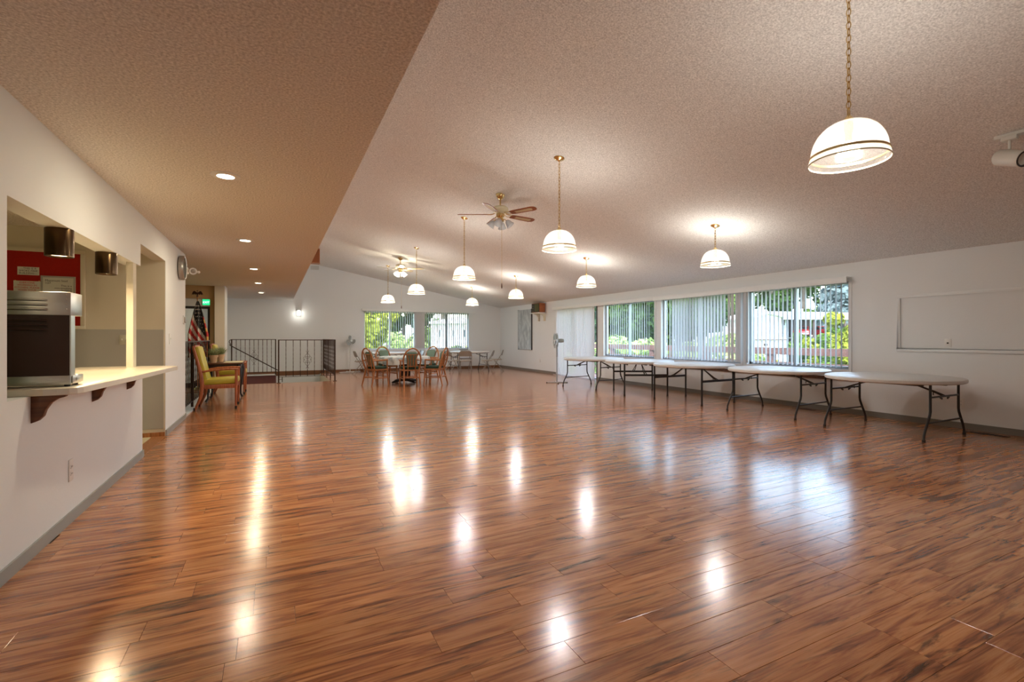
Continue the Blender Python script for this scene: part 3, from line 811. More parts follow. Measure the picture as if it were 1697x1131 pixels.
# ------------------------------------------------------------------ left wall: counter, warmer, lamps, clock
ct = thing('kitchen_counter', 'cream laminate pass-through counter with rounded near corner', 'counter', (XL, 3.45, .93))
poly = [(-.14 - .35, 0), (.06, .02 + .20), (.12, .22), (.17, .235), (.20, .265), (.215, .31), (.235, .60), (.29, 1.3), (.345, 2.45), (.352, 2.55), (.325, 2.62), (.0, 2.74), (-.49, 2.74)]
poly[0] = (-.49, .20)
c = MB(); c.prism(poly, 2, 0, .04); build('worktop', c, 'counter', ct, bevel=.005)
c = MB(); n_ = len(poly)
for i in range(1, 11):
    a, b = Vector(poly[i]), Vector(poly[i + 1]); d_ = (b - a).normalized(); nn = Vector((d_.y, -d_.x)) * .002
    c.add([(a.x + nn.x, a.y + nn.y, .003), (b.x + nn.x, b.y + nn.y, .003), (b.x + nn.x, b.y + nn.y, .036), (a.x + nn.x, a.y + nn.y, .036)], [(0, 1, 2, 3)])
build('edge_band', c, 'counter_edge', ct)
for (yb_) in (.24, 1.27, 2.23):
    pr = [(0, 0), (.155, 0), (.150, -.012), (.115, -.022), (.085, -.045), (.062, -.085), (.052, -.12), (.03, -.145), (.0, -.158)]
    c = MB(); c.prism(pr, 1, yb_, yb_ + .045); build('bracket', c, 'darkwood', ct, bevel=.003)
# food warmer
fw = thing('food_warmer', 'brown and stainless steel countertop food warmer with louvred side', 'food warmer', (-1.36, 3.80, .97))
c = MB(); c.box(-.27, .245, 0, .065, .065, .44); build('cabinet_body', c, 'brownmetal', fw, bevel=.004)
c = MB(); c.box(-.275, .252, -.006, .185, .432, .572); build('steel_hood', c, 'steel', fw, bevel=.004)
c = MB(); c.box(-.275, .25, -.004, .185, .012, .067); build('steel_base', c, 'steel', fw, bevel=.003)
c = MB(); c.box(.252, .258, .01, .185, .018, .064); c.box(.257, .262, .06, .13, .03, .05); build('control_plate', c, 'steel', fw, bevel=.002)
c = MB(); c.box(.245, .251, 0, .066, .067, .432); build('corner_trim', c, 'steel', fw)
for i in range(3):
    for (z0, mm) in ((.465 + .028 * i, 'steel'), (.345 + .027 * i, 'brownmetal')):
        c = MB(); c.tube([(-.09, -.006, z0), (-.08, -.012, z0 + .002), (.13, -.012, z0 + .002), (.145, -.006, z0)], .006, 8); build('louver', c, mm, fw, smooth=50)
        c = MB(); c.box(-.085, .14, -.0075, -.004, z0 - .007, z0 - .003); build('louver_slot', c, 'hole', fw)
for z0 in (.12, .25, .39):
    c = MB(); c.sphere((-.19, -.002, z0), .007, 8, 6); build('screw', c, 'screw', fw, smooth=60)
for z0 in (.47, .50, .53, .555):
    c = MB(); c.sphere((.232, -.008, z0), .005, 8, 6); build('rivet', c, 'screw', fw, smooth=60)
for (x_, y_) in ((-.24, .03), (.225, .03), (-.24, .16), (.225, .16)):
    c = MB(); c.lathe([(0, 0), (.014, 0), (.016, .02), (0, .02)], 12, (x_, y_, 0)); build('foot', c, 'rubber', fw)
# heat lamps under the header
for (y_, lab) in ((4.33, 'bronze cylinder heat lamp under the header above the food warmer'), (5.36, 'bronze cylinder heat lamp further along the header, by the white post')):
    hl = thing('heat_lamp', lab, 'lamp', (-1.325, y_, 2.013), 0, 'bronze cylinder lamps over the counter')
    c = MB(); c.lathe([(0, 0), (.075, 0), (.077, -.006), (.077, -.190), (.073, -.192), (.070, -.185), (.070, -.02), (0, -.015)], 32, close=False); build('can', c, 'bronze', hl, smooth=40)
    c = MB(); c.lathe([(0, -.165), (.068, -.165), (.068, -.178), (0, -.184)], 32); build('lens', c, 'heatlens', hl)
    light('heat_light', 'AREA', 4, (1, .72, .42), (0, 0, -.2), hl, shape='DISK', size=.12)
# bulletin board with notices
bb = thing('bulletin_board', 'red felt bulletin board with cream frame on the kitchen wall', 'board', (-2.50, 7.474, 1.365))
c = MB(); c.box(-.42, .41, -.010, 0, .04, .90); build('felt', c, 'red', bb)
for (a, b, z0, z1) in [(-.46, .455, .90, .945), (-.46, .455, 0, .04), (.41, .455, .04, .90), (-.46, -.42, .04, .90)]:
    c = MB(); c.box(a, b, -.022, 0, z0, z1); build('frame_rail', c, 'wall_warm', bb, bevel=.004)
YN = 7.462
def notice(name, label, x0, x1, z0, z1, frame=False):
    n_ = thing(name, label, 'notice', ((x0 + x1) / 2, YN, z0))
    hw = (x1 - x0) / 2; H = z1 - z0
    c = MB(); c.box(-hw, hw, -.003, .002, 0, H); build('sheet', c, 'paper', n_)
    if frame:
        for (a, b, p, q) in [(-hw, hw, 0, .018), (-hw, hw, H - .018, H), (-hw, -hw + .018, .018, H - .018), (hw - .018, hw, .018, H - .018)]:
            c = MB(); c.box(a, b, -.010, -.002, p, q); build('frame_strip', c, 'greyframe', n_)
    return n_
X1 = (1, 0, 0)
a_ = notice('paper_notice', 'small white smoke free building notice pinned on red board', -2.649, -2.462, 1.990, 2.084)
text_mesh('lettering', ['---THIS IS A', 'SMOKE FREE', 'BUILDING---'], .029, 'ink', a_, (0, -.0035, .066), X1, space=.95)
a_ = notice('paper_notice', 'white notice in red capitals about working in the kitchen', -2.682, -2.448, 1.765, 1.920)
text_mesh('lettering', ['EVERYONE', 'WORKING IN', 'KITCHEN...PLEASE', 'WASH YOUR'], .027, 'redink', a_, (0, -.0035, .126), X1, space=1.05)
for x_ in (-.10, .105):
    c = MB(); c.sphere((x_, -.006, .158), .006, 8, 6); build('push_pin', c, 'brass', a_)
a_ = notice('framed_notice', 'grey framed maximum load and no smoking notice on red board', -2.447, -2.135, 1.70, 1.990, True)
text_mesh('lettering', ['Maximum load', '137'], .034, 'ink', a_, (-.118, -.0035, .225), X1, align='LEFT', space=.9)
text_mesh('lettering', ['This is a', 'non-smoking', 'building'], .030, 'ink', a_, (.122, -.0035, .168), X1, align='RIGHT', space=.95)

# wall clock
ck = thing('wall_clock', 'round silver wall clock at the end of the left wall', 'clock', (XL, 8.475, 2.289))
RX = (0, R(90), 0)
c = MB(); c.lathe([(0, 0), (.165, 0), (.165, .012), (0, .012)], 40); build('back_disc', c, 'hole', ck, rot=RX)
c = MB(); c.lathe([(.150, .010), (.178, .012), (.180, .055), (.165, .075), (.150, .070), (.148, .030)], 40, close=False); build('bezel', c, 'silver', ck, smooth=40, rot=RX)
c = MB(); c.lathe([(0, .030), (.150, .030), (.150, .034), (0, .034)], 40); build('dial', c, 'clockface', ck, rot=RX)
c = MB(); c.lathe([(.150, .060), (.11, .072), (.05, .080), (0, .082)], 40, close=False); build('crystal', c, 'glass', ck, smooth=60, rot=RX)
c = MB(); c.box(.036, .039, -.006, .006, -.01, .10); build('hand', c, 'ink', ck)
c = MB(); c.box(.040, .043, -.01, .075, -.005, .005); build('hand', c, 'ink', ck)
for k in range(12):
    a = 2 * PI * k / 12
    c = MB(); c.cbox((.0355, .132 * math.sin(a), .132 * math.cos(a)), (.002, .008, .02), (-a, 0, 0)); build('hour_mark', c, 'ink', ck)
# emergency light behind the clock
el = thing('emergency_light', 'white emergency lamp on the wall end beside the clock', 'emergency light', (XL, 8.92, 2.30))
c = MB(); c.box(0, .05, -.07, .07, -.05, .05); build('case', c, 'plate', el, bevel=.006)
c = MB(); c.tube([(.04, 0, .0), (.07, 0, .0)], .014, 10); build('neck', c, 'plate', el)
c = MB(); c.lathe([(0, .05), (.03, .045), (.05, .01), (.054, -.03), (.048, -.03), (.0, -.005)], 20, close=False); hd = build('lamp_head', c, 'plate', el, smooth=40, loc=(.115, -.01, 0), rot=(R(-80), 0, R(8)))
c = MB(); c.sphere((0, 0, -.012), .042, 14, 8, (1, 1, .4)); build('lamp_lens', c, 'silver', hd, smooth=60)
c = MB(); c.sphere((.185, .02, -.01), .022, 10, 8); build('end_knob', c, 'plate', el, smooth=60)
# thermostat, switch, outlets
def plate_x(name, label, cat, x, y, z, side, w_=.07, h_=.115, kind='outlet'):
    o = thing(name, label, cat, (x, y, z)); s = side
    c = MB(); a, b = sorted((0, s * .007)); c.box(a, b, -w_ / 2, w_ / 2, -h_ / 2, h_ / 2); build('cover_plate', c, 'plate', o, bevel=.003)
    if kind == 'outlet':
        for q in (-1, 1):
            c = MB(); a, b = sorted((s * .006, s * .010)); c.box(a, b, -.017, .017, q * .024 - .014, q * .024 + .014); r_ = build('receptacle', c, 'plate', o, bevel=.002)
            c = MB(); a, b = sorted((s * .0095, s * .0108))
            for d_ in (-.007, .007): c.box(a, b, d_ - .0015, d_ + .0015, q * .024 - .004, q * .024 + .007)
            build('slot', c, 'hole', r_)
    elif kind == 'switch':
        c = MB(); c.cbox((s * .012, 0, .004), (.014, .010, .022), (0, s * R(20), 0)); build('toggle', c, 'plate', o)
    elif kind == 'jack':
        c = MB(); a, b = sorted((s * .006, s * .011)); c.box(a, b, -.010, .010, -.010, .010); build('jack', c, 'hole', o)
    return o
plate_x('wall_outlet', 'white duplex outlet low on the wall under the counter', 'outlet', XL, 4.285, .358, 1, .075, .15)
plate_x('light_switch', 'white light switch on the wall between kitchen doorway and clock', 'switch', XL, 7.75, 1.246, 1, .075, .14, 'switch')
plate_x('wall_jack', 'white jack plate inside the wall moulding frame', 'wall plate', XR, 3.34, 1.185, -1, .075, .12, 'jack')
plate_x('wall_outlet', 'white outlet low on the wall behind the table under the moulding', 'outlet', XR, 3.20, .355, -1, .08, .12)
plate_x('wall_outlet', 'white outlet under the half-closed blind behind the straight-legged table', 'outlet', XR, 7.16, .421, -1)
plate_x('wall_outlet', 'white outlet low on the wall below the grey abstract picture', 'outlet', XR, 15.0, .42, -1)
th = thing('thermostat', 'small grey thermostat near the wall end below the clock', 'thermostat', (XL, 8.84, 1.535))
c = MB(); c.box(0, .012, -.05, .05, -.065, .065); build('back_plate', c, 'plate', th, bevel=.003)
c = MB(); c.box(.012, .035, -.035, .035, -.045, .045); build('housing', c, 'silver', th, bevel=.004)
ks = thing('light_switch', 'double switch plate on the grey wainscot inside the kitchen', 'switch', (-1.675, 7.474, 1.236))
c = MB(); c.box(-.045, .045, -.007, 0, -.06, .06); build('cover_plate', c, mat('cream_switch_plate', (.62, .62, .52), .4), ks, bevel=.003)
for q in (-.02, .02): c = MB(); c.cbox((q, -.012, 0), (.010, .014, .022), (R(20), 0, 0)); build('toggle', c, 'plate', ks)

# right wall picture, TV on shelf
pc = thing('wall_picture', 'tall grey and white abstract canvas on the right wall', 'picture', (XR, 16.10, .80))
c = MB(); c.box(-.05, -.002, -.535, .535, 0, 1.51); build('canvas', c, 'abstract', pc)
c = MB(); c.box(-.048, -.001, -.547, -.535, -.01, 1.52); c.box(-.048, -.001, .535, .547, -.01, 1.52); build('frame_edge', c, 'frame_dark', pc)
sh = thing('wall_shelf', 'small white bracketed wall shelf high beside the picture', 'shelf', (XR, 14.86, 2.11))
c = MB(); c.box(-.30, -.001, -.34, .34, 0, .025); build('shelf_board', c, 'white', sh, bevel=.003)
for q in (-.27, .12):
    pr = [(-.001, 0), (-.27, 0), (-.27, -.02)] + [(-.27 + .19 * math.sin(PI / 2 * i / 8), -.02 - .14 * (1 - math.cos(PI / 2 * i / 8))) for i in range(1, 9)] + [(-.08, -.27), (-.001, -.27)]
    c = MB(); c.prism(pr, 1, q, q + .035); build('bracket', c, 'wall_warm', sh)
tv = thing('wooden_television', 'old wood-cabinet television with olive screen on the wall shelf', 'television', (XR, 14.86, 2.135))
c = MB(); c.box(-.255, -.03, -.29, .29, 0, .335); build('cabinet', c, 'tvwood', tv, bevel=.006)
c = MB(); c.box(-.262, -.254, -.27, .27, .02, .315); fp = build('front_panel', c, 'hole', tv)
c = MB(); c.box(-.268, -.26, -.25, .05, .035, .30); build('screen', c, 'tvdark', fp, bevel=.003)
for q in (.08, .17, .26):
    c = MB(); c.lathe([(0, 0), (.016, 0), (.014, .014), (0, .014)], 12); build('knob', c, 'brass', fp, loc=(-.262, .16, q - .02), rot=(0, R(-90), 0))

# floor registers
for (x_, y_, L_, lab) in ((8.33, 2.85, .42, 'brown floor register by the right baseboard beyond the end table'), (8.36, 5.28, .36, 'brown floor register by the wall under the second table')):
    g_ = thing('floor_register', lab, 'floor vent', (x_, y_, .0005))
    c = MB(); c.box(-.05, .05, -L_ / 2, L_ / 2, 0, .004); build('plate', c, 'register', g_)
    for k in range(9): c = MB(); c.box(-.038, .038, -L_ / 2 + .03 + k * (L_ - .06) / 9, -L_ / 2 + .05 + k * (L_ - .06) / 9, .004, .007); build('vane', c, 'hole', g_)

# ------------------------------------------------------------------ folding tables
def make_table(kind):
    root = tag(empty('folding_table'), 'x', 'table')
    c = MB(); c.lathe([(0, .686), (.715, .686), (.745, .688), (.760, .698), (.764, .718), (.760, .734), (.746, .742), (0, .742)], 72); build('tabletop', c, 'plastic_top', root, smooth=35)
    lm = 'blackmetal'
    c = MB(); c.box(-.02, .02, -.60, .60, .662, .686); c.box(-.40, -.37, -.52, .52, .662, .686); c.box(.37, .40, -.52, .52, .662, .686); build('under_frame', c, lm, root)
    for s in (-1, 1):
        yy = s * .58
        if kind == 'wish':
            xs = .355
            for q in (-1, 1):
                pts = [(q * xs, yy, .69), (q * xs, yy, .36), (q * (xs + .012), yy, .315), (q * (xs + .06), yy, .235), (q * (xs + .12), yy, .14), (q * (xs + .15), yy, .08), (q * (xs + .157), yy, .012)]
                c = MB(); c.tube(pts, .0145, 10); lg = build('leg', c, lm, root, smooth=50)
                c = MB(); c.lathe([(0, 0), (.019, 0), (.019, .03), (0, .03)], 10, (q * (xs + .157), yy, 0)); build('foot_cap', c, 'rubber', lg)
            c = MB(); c.tube([(-xs - .07, yy, .222), (xs + .07, yy, .222)], .011, 8); build('lower_bar', c, lm, root, smooth=50)
            c = MB(); c.tube([(-xs, yy, .53), (xs, yy, .53)], .012, 8); c.cbox((-.09, yy, .51), (.05, .012, .02), (0, R(25), 0)); c.cbox((.09, yy, .51), (.05, .012, .02), (0, R(-25), 0)); build('upper_bar', c, lm, root, smooth=50)
        else:
            xs = .46
            for q in (-1, 1):
                c = MB(); c.tube([(q * xs, yy, .69), (q * xs, yy, .10), (q * xs, yy, .0)], .0185, 8); lg = build('leg', c, lm, root, smooth=50)
                c = MB(); c.lathe([(0, 0), (.022, 0), (.022, .035), (0, .035)], 10, (q * xs, yy, 0)); build('foot_cap', c, 'rubber', lg)
            c = MB(); c.box(-xs, xs, yy - .010, yy + .010, .43, .47); build('cross_bar', c, lm, root)
        z1 = .53 if kind == 'wish' else .45
        c = MB(); c.tube([(-.03, yy, z1), (-.02, yy * .80, z1 + .05), (0, yy * .34, .675)], .009, 6); c.tube([(.03, yy, z1), (.02, yy * .80, z1 + .05), (0, yy * .34, .675)], .009, 6); c.tube([(0, yy * .80, z1 + .05), (0, yy * .80, z1 - .0)], .006, 6)
        build('brace', c, lm, root, smooth=50)
    return root
tp = {'wish': make_table('wish'), 'straight': make_table('straight')}
fu = {'wish': True, 'straight': True}
G_T = 'round white folding tables'
for (k, x_, y_, a, lab) in [
    ('wish', 7.52, 3.55, 0, 'round white folding table with wishbone legs standing below the wall moulding'),
    ('wish', 7.58, 5.24, 4, 'round white folding table with wishbone legs in front of the carport-view window'),
    ('straight', 7.45, 6.93, 3, 'round white folding table with straight black legs before the half-closed blind'),
    ('straight', 7.42, 8.47, -27, 'round white folding table with straight legs, turned askew before the open-blind window'),
    ('wish', 7.28, 10.02, 10, 'round white folding table with wishbone legs nearest the sliding door and floor fan'),
    ('wish', 6.55, 16.85, 90, 'round white folding table in the far right corner ringed by folding chairs'),
    ('wish', 3.52, 16.95, 90, 'round white folding table under the tree-filled far window')]:
    place(tp[k], fu[k], (x_, y_, 0), R(a), lab, G_T); fu[k] = False

# ------------------------------------------------------------------ dining set
dt = thing('dining_table', 'round pedestal dining table under a floral cloth', 'table', (3.25, 13.30, 0))
c = MB(); c.lathe([(0, .70), (.65, .70), (.67, .715), (.67, .73), (0, .73)], 48); build('tabletop', c, 'oak', dt, smooth=35)
c = MB(); c.box(-.13, .13, -.13, .13, .05, .70); build('pedestal', c, 'dark', dt, bevel=.01)
for k in range(4):
    a = R(45 + 90 * k); c = MB(); c.tube([(.10, 0, .09), (.30, 0, .06), (.42, 0, .03)], [.045, .035, .028], 8); build('base_foot', c, 'blackmetal', dt, rot=(0, 0, a - R(20)), smooth=50)
c = MB(); n_ = 96; rings = [(.0, .733, 0), (.5, .734, 0), (.668, .734, 0), (.684, .725, .004), (.694, .66, .012), (.70, .60, .020), (.706, .54, .026)]
vs = []; fs_ = []
for (r_, z_, amp) in rings:
    for j in range(n_):
        a = 2 * PI * j / n_; q = r_ + amp * math.sin(a * 14) + amp * .6 * math.sin(a * 9 + 1)
        vs.append((q * math.cos(a), q * math.sin(a), z_ + (amp * .8 * math.cos(a * 4) if amp > .01 else 0)))
for i in range(len(rings) - 1):
    for j in range(n_): fs_.append((i * n_ + j, i * n_ + (j + 1) % n_, (i + 1) * n_ + (j + 1) % n_, (i + 1) * n_ + j))
c.add(vs, fs_)
tcl = build('tablecloth', c, 'cloth', smooth=60, loc=(3.25, 13.30, 0)); tag(tcl, 'white and blue floral cloth draped over the round dining table', 'tablecloth')

def make_windsor():
    """faces +Y; origin at floor below the seat centre"""
    root = tag(empty('windsor_armchair'), 'x', 'chair')
    c = MB(); c.prism([(-.23, -.20), (.23, -.20), (.25, .0), (.24, .22), (-.24, .22), (-.25, 0)], 2, .40, .435); build('seat', c, 'oak', root, bevel=.01)
    c = MB(); c.prism([(-.21, -.17), (.21, -.17), (.225, .0), (.215, .20), (-.215, .20), (-.225, 0)], 2, .435, .505); build('seat_cushion', c, 'greencush', root, bevel=.025)
    for (x_, y_, bx, by) in ((-.21, .19, -.23, .22), (.21, .19, .23, .22)):
        c = MB(); c.tube([(x_, y_, .68), (x_, y_, .40), (bx, by, 0)], [.020, .022, .017], 8); build('leg', c, 'oak', root, smooth=50)
    for s in (-1, 1):
        c = MB(); c.tube([(s * .185, -.19, .42), (s * .20, -.235, .22), (s * .21, -.29, 0)], [.021, .023, .018], 8); build('leg', c, 'oak', root, smooth=50)
    for s in (-1, 1):
        c = MB(); c.tube([(s * .215, .20, .20), (s * .205, -.235, .20)], .014, 8); build('stretcher', c, 'oak', root, smooth=50)
    c = MB(); c.tube([(-.205, -.235, .23), (.205, -.235, .23)], .016, 8); build('stretcher', c, 'oak', root, smooth=50)
    c = MB(); c.tube([(-.21, .20, .23), (.21, .20, .23)], .011, 8); build('stretcher', c, 'oak', root, smooth=50)
    # hoop back
    pts = []
    for i in range(19):
        t = PI * i / 18; x_ = -.225 * math.cos(t) * (1 if True else 1); z_ = .66 + .32 * math.sin(t)
        pts.append((x_, -.215 - (z_ - .42) * .20, z_))
    pts = [(-.19, -.195, .43)] + pts + [(.19, -.195, .43)]
    c = MB(); c.tube(pts, .020, 8); build('back_hoop', c, 'oak', root, smooth=50)
    def bp_(x_, z_): return (x_, -.20 - (z_ - .42) * .20, z_)
    for (xa, xb) in ((-.095, -.125), (.095, .125)):
        c = MB(); c.tube([bp_(xa, .22), bp_(xa, .50), bp_(xa * 1.0, .66), bp_(xb, .78), bp_(xb * 1.25, .87)], .014, 6); build('splat_rail', c, 'oak', root, smooth=50)
    for x_ in (-.035, .035):
        c = MB(); c.tube([bp_(x_, .50), bp_(x_, .82)], .012, 6); build('spindle', c, 'oak', root, smooth=50)
    c = MB(); c.tube([bp_(-.10, .52), bp_(.10, .52)], .011, 6); c.tube([bp_(-.13, .82), bp_(.13, .82)], .011, 6); build('splat_bar', c, 'oak', root, smooth=50)
    c = MB(); c.prism([(-.105, .50), (.105, .50), (.15, .84), (.10, .89), (-.10, .89), (-.15, .84)], 1, 0, .045)
    pad = build('back_cushion', c, 'greenpad', root, bevel=.015); 
    for v in pad.data.vertices: v.co.y += -.165 - (v.co.z - .42) * .20
    for s in (-1, 1):
        c = MB(); c.tube([bp_(s * .215, .66), (s * .25, -.05, .665), (s * .245, .13, .67), (s * .215, .195, .672)], [.017, .023, .025, .02], 8); build('arm', c, 'oak', root, smooth=50)
    return root
wd = make_windsor()
G_W = 'oak windsor armchairs around the dining table'
for i, (x_, y_, fx, fy, lab) in enumerate([
    (3.16, 12.36, .05, 1, 'oak windsor armchair with its slatted back between two others, pushed under the dining table'),
    (2.40, 12.90, .90, .43, 'oak windsor armchair at the dining table on the railing side, back turned to the railing'),
    (3.86, 12.46, -.78, .62, 'oak windsor armchair angled beside the dining table on the folding-table side'),
    (2.96, 14.24, .25, -1, 'oak windsor armchair behind the dining table before the tree-filled window'),
    (4.06, 13.88, -.80, -.65, 'oak windsor armchair behind the dining table before the stacked blind')]):
    place(wd, i == 0, (x_, y_, 0), math.atan2(fy, fx) - PI / 2, lab, G_W)

def make_folding():
    root = tag(empty('folding_chair'), 'x', 'chair')
    c = MB(); c.prism([(-.19, -.17), (.19, -.17), (.205, .18), (.17, .215), (-.17, .215), (-.205, .18)], 2, .425, .455); build('seat', c, 'foldpad', root, bevel=.01)
    # front leg + back upright are one continuous tube hoop
    pts = [(-.215, .22, .0), (-.215, .02, .36), (-.215, -.14, .62), (-.205, -.195, .74), (-.16, -.215, .785), (.16, -.215, .785), (.205, -.195, .74), (.215, -.14, .62), (.215, .02, .36), (.215, .22, 0)]
    c = MB(); c.tube(pts, .011, 8); build('back_frame', c, 'foldmetal', root, smooth=60)
    for s in (-1, 1):
        c = MB(); c.tube([(s * .19, .12, .42), (s * .19, -.02, .26), (s * .195, -.235, 0)], .010, 8); build('leg', c, 'foldmetal', root, smooth=50)
    c = MB(); c.tube([(-.19, -.15, .105), (.19, -.15, .105)], .008, 6); build('stretcher', c, 'foldmetal', root, smooth=50)
    c = MB(); c.tube([(-.215, .15, .125), (.215, .15, .125)], .008, 6); build('stretcher', c, 'foldmetal', root, smooth=50)
    for s in (-1, 1):
        c = MB(); c.tube([(s * .20, -.15, .43), (s * .212, -.08, .52)], .006, 6); build('hinge_bar', c, 'foldmetal', root)
    c = MB(); k = 8; vs = []; fs_ = []
    for i in range(k + 1):
        x_ = -.205 + .41 * i / k; b_ = -.02 * (1 - (2 * i / k - 1) ** 2)
        top = .785 - .05 * (2 * i / k - 1) ** 4
        vs += [(x_, -.145 + b_ - .005, .60), (x_, -.208 + b_, top), (x_, -.150 + b_ - .012, .60), (x_, -.215 + b_, top)]
    for i in range(k):
        a = 4 * i; fs_ += [(a, a + 4, a + 5, a + 1), (a + 2, a + 3, a + 7, a + 6), (a + 1, a + 5, a + 7, a + 3), (a, a + 2, a + 6, a + 4)]
    c.add(vs, fs_); build('backrest', c, 'foldmetal', root, smooth=50)
    return root
fc = make_folding()
G_F = 'taupe folding chairs at the far tables'
for i, (x_, y_, fx, fy, lab) in enumerate([
    (2.62, 16.85, 1, .05, 'taupe folding chair beside the floor fan, drawn up to the window-side table'),
    (5.60, 16.10, 1, .25, 'taupe folding chair at the corner table nearest the dining set'),
    (6.02, 15.85, .35, 1, 'taupe folding chair with its back to the dining set, facing the corner table'),
    (6.82, 15.70, -.85, .5, 'taupe folding chair angled at the corner table on the picture side'),
    (7.42, 16.20, -.9, .45, 'taupe folding chair closest to the far right corner'),
    (6.62, 17.45, -.1, -1, 'taupe folding chair between the corner table and the far wall'),
    (4.62, 17.1, -1, -.1, 'taupe folding chair between the window-side table and the stacked blind')]):
    place(fc, i == 0, (x_, y_, 0), math.atan2(fy, fx) - PI / 2, lab, G_F)

# ------------------------------------------------------------------ floor fans
def floor_fan(label, loc, rz, zh, three, pole_mat, body='fan_white'):
    root = thing('pedestal_fan', label, 'fan', loc, rz, 'white pedestal fans')
    if three:
        c = MB(); c.tube([(-.28, 0, .015), (.28, 0, .015)], .014, 8); c.tube([(0, -.28, .015), (0, .28, .015)], .014, 8); build('cross_base', c, 'fan_chrome', root, smooth=50)
        for (a, b) in ((.28, 0), (-.28, 0), (0, .28), (0, -.28)):
            c = MB(); c.lathe([(0, 0), (.018, 0), (.018, .02), (0, .02)], 10, (a, b, 0)); build('foot', c, 'rubber', root)
    else:
        c = MB(); c.box(-.42, .42, -.03, .03, 0, .035); c.box(-.03, .03, -.22, .22, 0, .035); build('cross_base', c, 'fan_white', root, bevel=.008)
    c = MB(); c.tube([(0, 0, .02), (0, 0, zh - .28)], .014, 10); c.tube([(0, 0, zh - .45), (0, 0, zh - .12)], .021, 10); build('pole', c, pole_mat, root, smooth=50)
    c = MB(); c.lathe([(0, 0), (.05, .01), (.055, .10), (.045, .17), (0, .18)], 20); build('motor', c, body, root, smooth=40, loc=(0, -.02, zh), rot=(R(90), 0, 0))
    c = MB()
    for r_ in (.205, .17, .10): 
        yq = .07 + (.205 - r_) * .15
        c.tube([(r_ * math.cos(2 * PI * j / 28), yq, zh + r_ * math.sin(2 * PI * j / 28)) for j in range(28)], .004 if r_ > .2 else .002, 5, closed=True)
        c.tube([(r_ * math.cos(2 * PI * j / 28), -.005 if r_ > .2 else -.02, zh + r_ * math.sin(2 * PI * j / 28)) for j in range(28)], .003 if r_ > .2 else .002, 5, closed=True)
    for j in range(28):
        a = 2 * PI * j / 28; ca, sa = math.cos(a), math.sin(a)
        c.tube([(.03 * ca, .095, zh + .03 * sa), (.12 * ca, .09, zh + .12 * sa), (.205 * ca, .07, zh + .205 * sa), (.205 * ca, -.005, zh + .205 * sa), (.06 * ca, -.03, zh + .06 * sa)], .0022, 4, cap=False)
    c.lathe([(0, 0), (.038, 0), (.034, .008), (0, .01)], 18)
    for k_ in range(len(c.v) - 18 * 4, len(c.v)): 
        x_, y_, z_ = c.v[k_]; c.v[k_] = (x_, .092 + z_, zh + y_)
    build('cage', c, body, root)
    for k in range(3):
        c = MB(); poly = [(.02, -.03), (.06, -.085), (.13, -.11), (.185, -.06), (.19, .02), (.15, .09), (.07, .08), (.02, .03)]
        c.prism(poly, 2, -.002, .002)
        b_ = build('blade', c, 'fan_grey', root, loc=(0, .035, zh))
        b_.rotation_euler = (Matrix.Rotation(R(120 * k + 40), 3, 'Y') @ Matrix.Rotation(R(25), 3, 'X') @ Matrix.Rotation(R(90), 3, 'X')).to_euler()
    return root
floor_fan('white pedestal fan against the far wall left of the tree-filled window', (2.43, 18.02, 0), R(205), 1.14, False, 'fan_white')
f2 = floor_fan('grey-white pedestal fan standing before the closed sliding-door blind', (7.02, 11.36, 0), R(66), 1.17, True, 'fan_pole', 'fan_body')
c = MB(); c.tube([(7.03, 11.38, .80), (7.12, 11.5, .55), (7.35, 11.7, .2), (7.62, 11.9, .01), (8.1, 12.2, .008), (8.45, 13.9, .008)], .004, 6)
tag(build('power_cord', c, 'fan_white', smooth=60), 'thin pale cord trailing from the grey-white fan to the wall', 'cord')

# ------------------------------------------------------------------ armchairs and side table by the left railing
def make_armchair():
    """faces +X; origin floor, seat centre"""
    root = tag(empty('wooden_armchair'), 'x', 'chair')
    for s in (-1, 1):
        y_ = s * .31
        c = MB(); c.tube([(.28, y_, 0), (.285, y_, .45), (.285, y_, .685)], [.017, .026, .024], 8); fl_ = build('leg', c, 'armwood', root, smooth=50)
        c = MB(); c.lathe([(0, 0), (.019, 0), (.019, .05), (0, .05)], 10, (.28, y_, 0)); build('foot_cap', c, 'rubber', fl_)
        c = MB(); c.tube([(-.335, y_, 0), (-.25, y_, .22), (-.225, y_, .42), (-.25, y_, .65), (-.315, y_, .92), (-.36, y_, 1.11)], [.018, .028, .036, .033, .026, .020], 8); fl_ = build('rear_post', c, 'armwood', root, smooth=50)
        c = MB(); c.lathe([(0, 0), (.020, 0), (.020, .05), (0, .05)], 10, (-.335, y_, 0)); build('foot_cap', c, 'rubber', fl_)
        c = MB(); c.tube([(-.28, y_, .66), (-.05, y_, .695), (.20, y_, .705), (.315, y_, .70)], [.022, .026, .028, .024], 8, sx=.8); build('arm', c, 'armwood', root, smooth=50)
        c = MB(); c.cbox((.02, y_, .405), (.52, .035, .07)); build('seat_rail', c, 'armwood', root, bevel=.004)
    c = MB(); c.cbox((.27, 0, .40), (.035, .60, .06)); c.cbox((-.22, 0, .40), (.035, .60, .06)); build('cross_rail', c, 'armwood', root, bevel=.004)
    c = MB(); c.cbox((.03, 0, .488), (.56, .575, .10), (0, R(-2), 0)); build('seat_cushion', c, 'vinyl', root, bevel=.03)
    c = MB(); c.cbox((-.255, 0, .80), (.085, .545, .62), (0, R(-13), 0)); build('back_cushion', c, 'vinyl', root, bevel=.03)
    c = MB(); c.cbox((-.345, 0, 1.10), (.035, .60, .05), (0, R(-13), 0)); build('top_rail', c, 'armwood', root, bevel=.006)
    return root
ac = make_armchair()
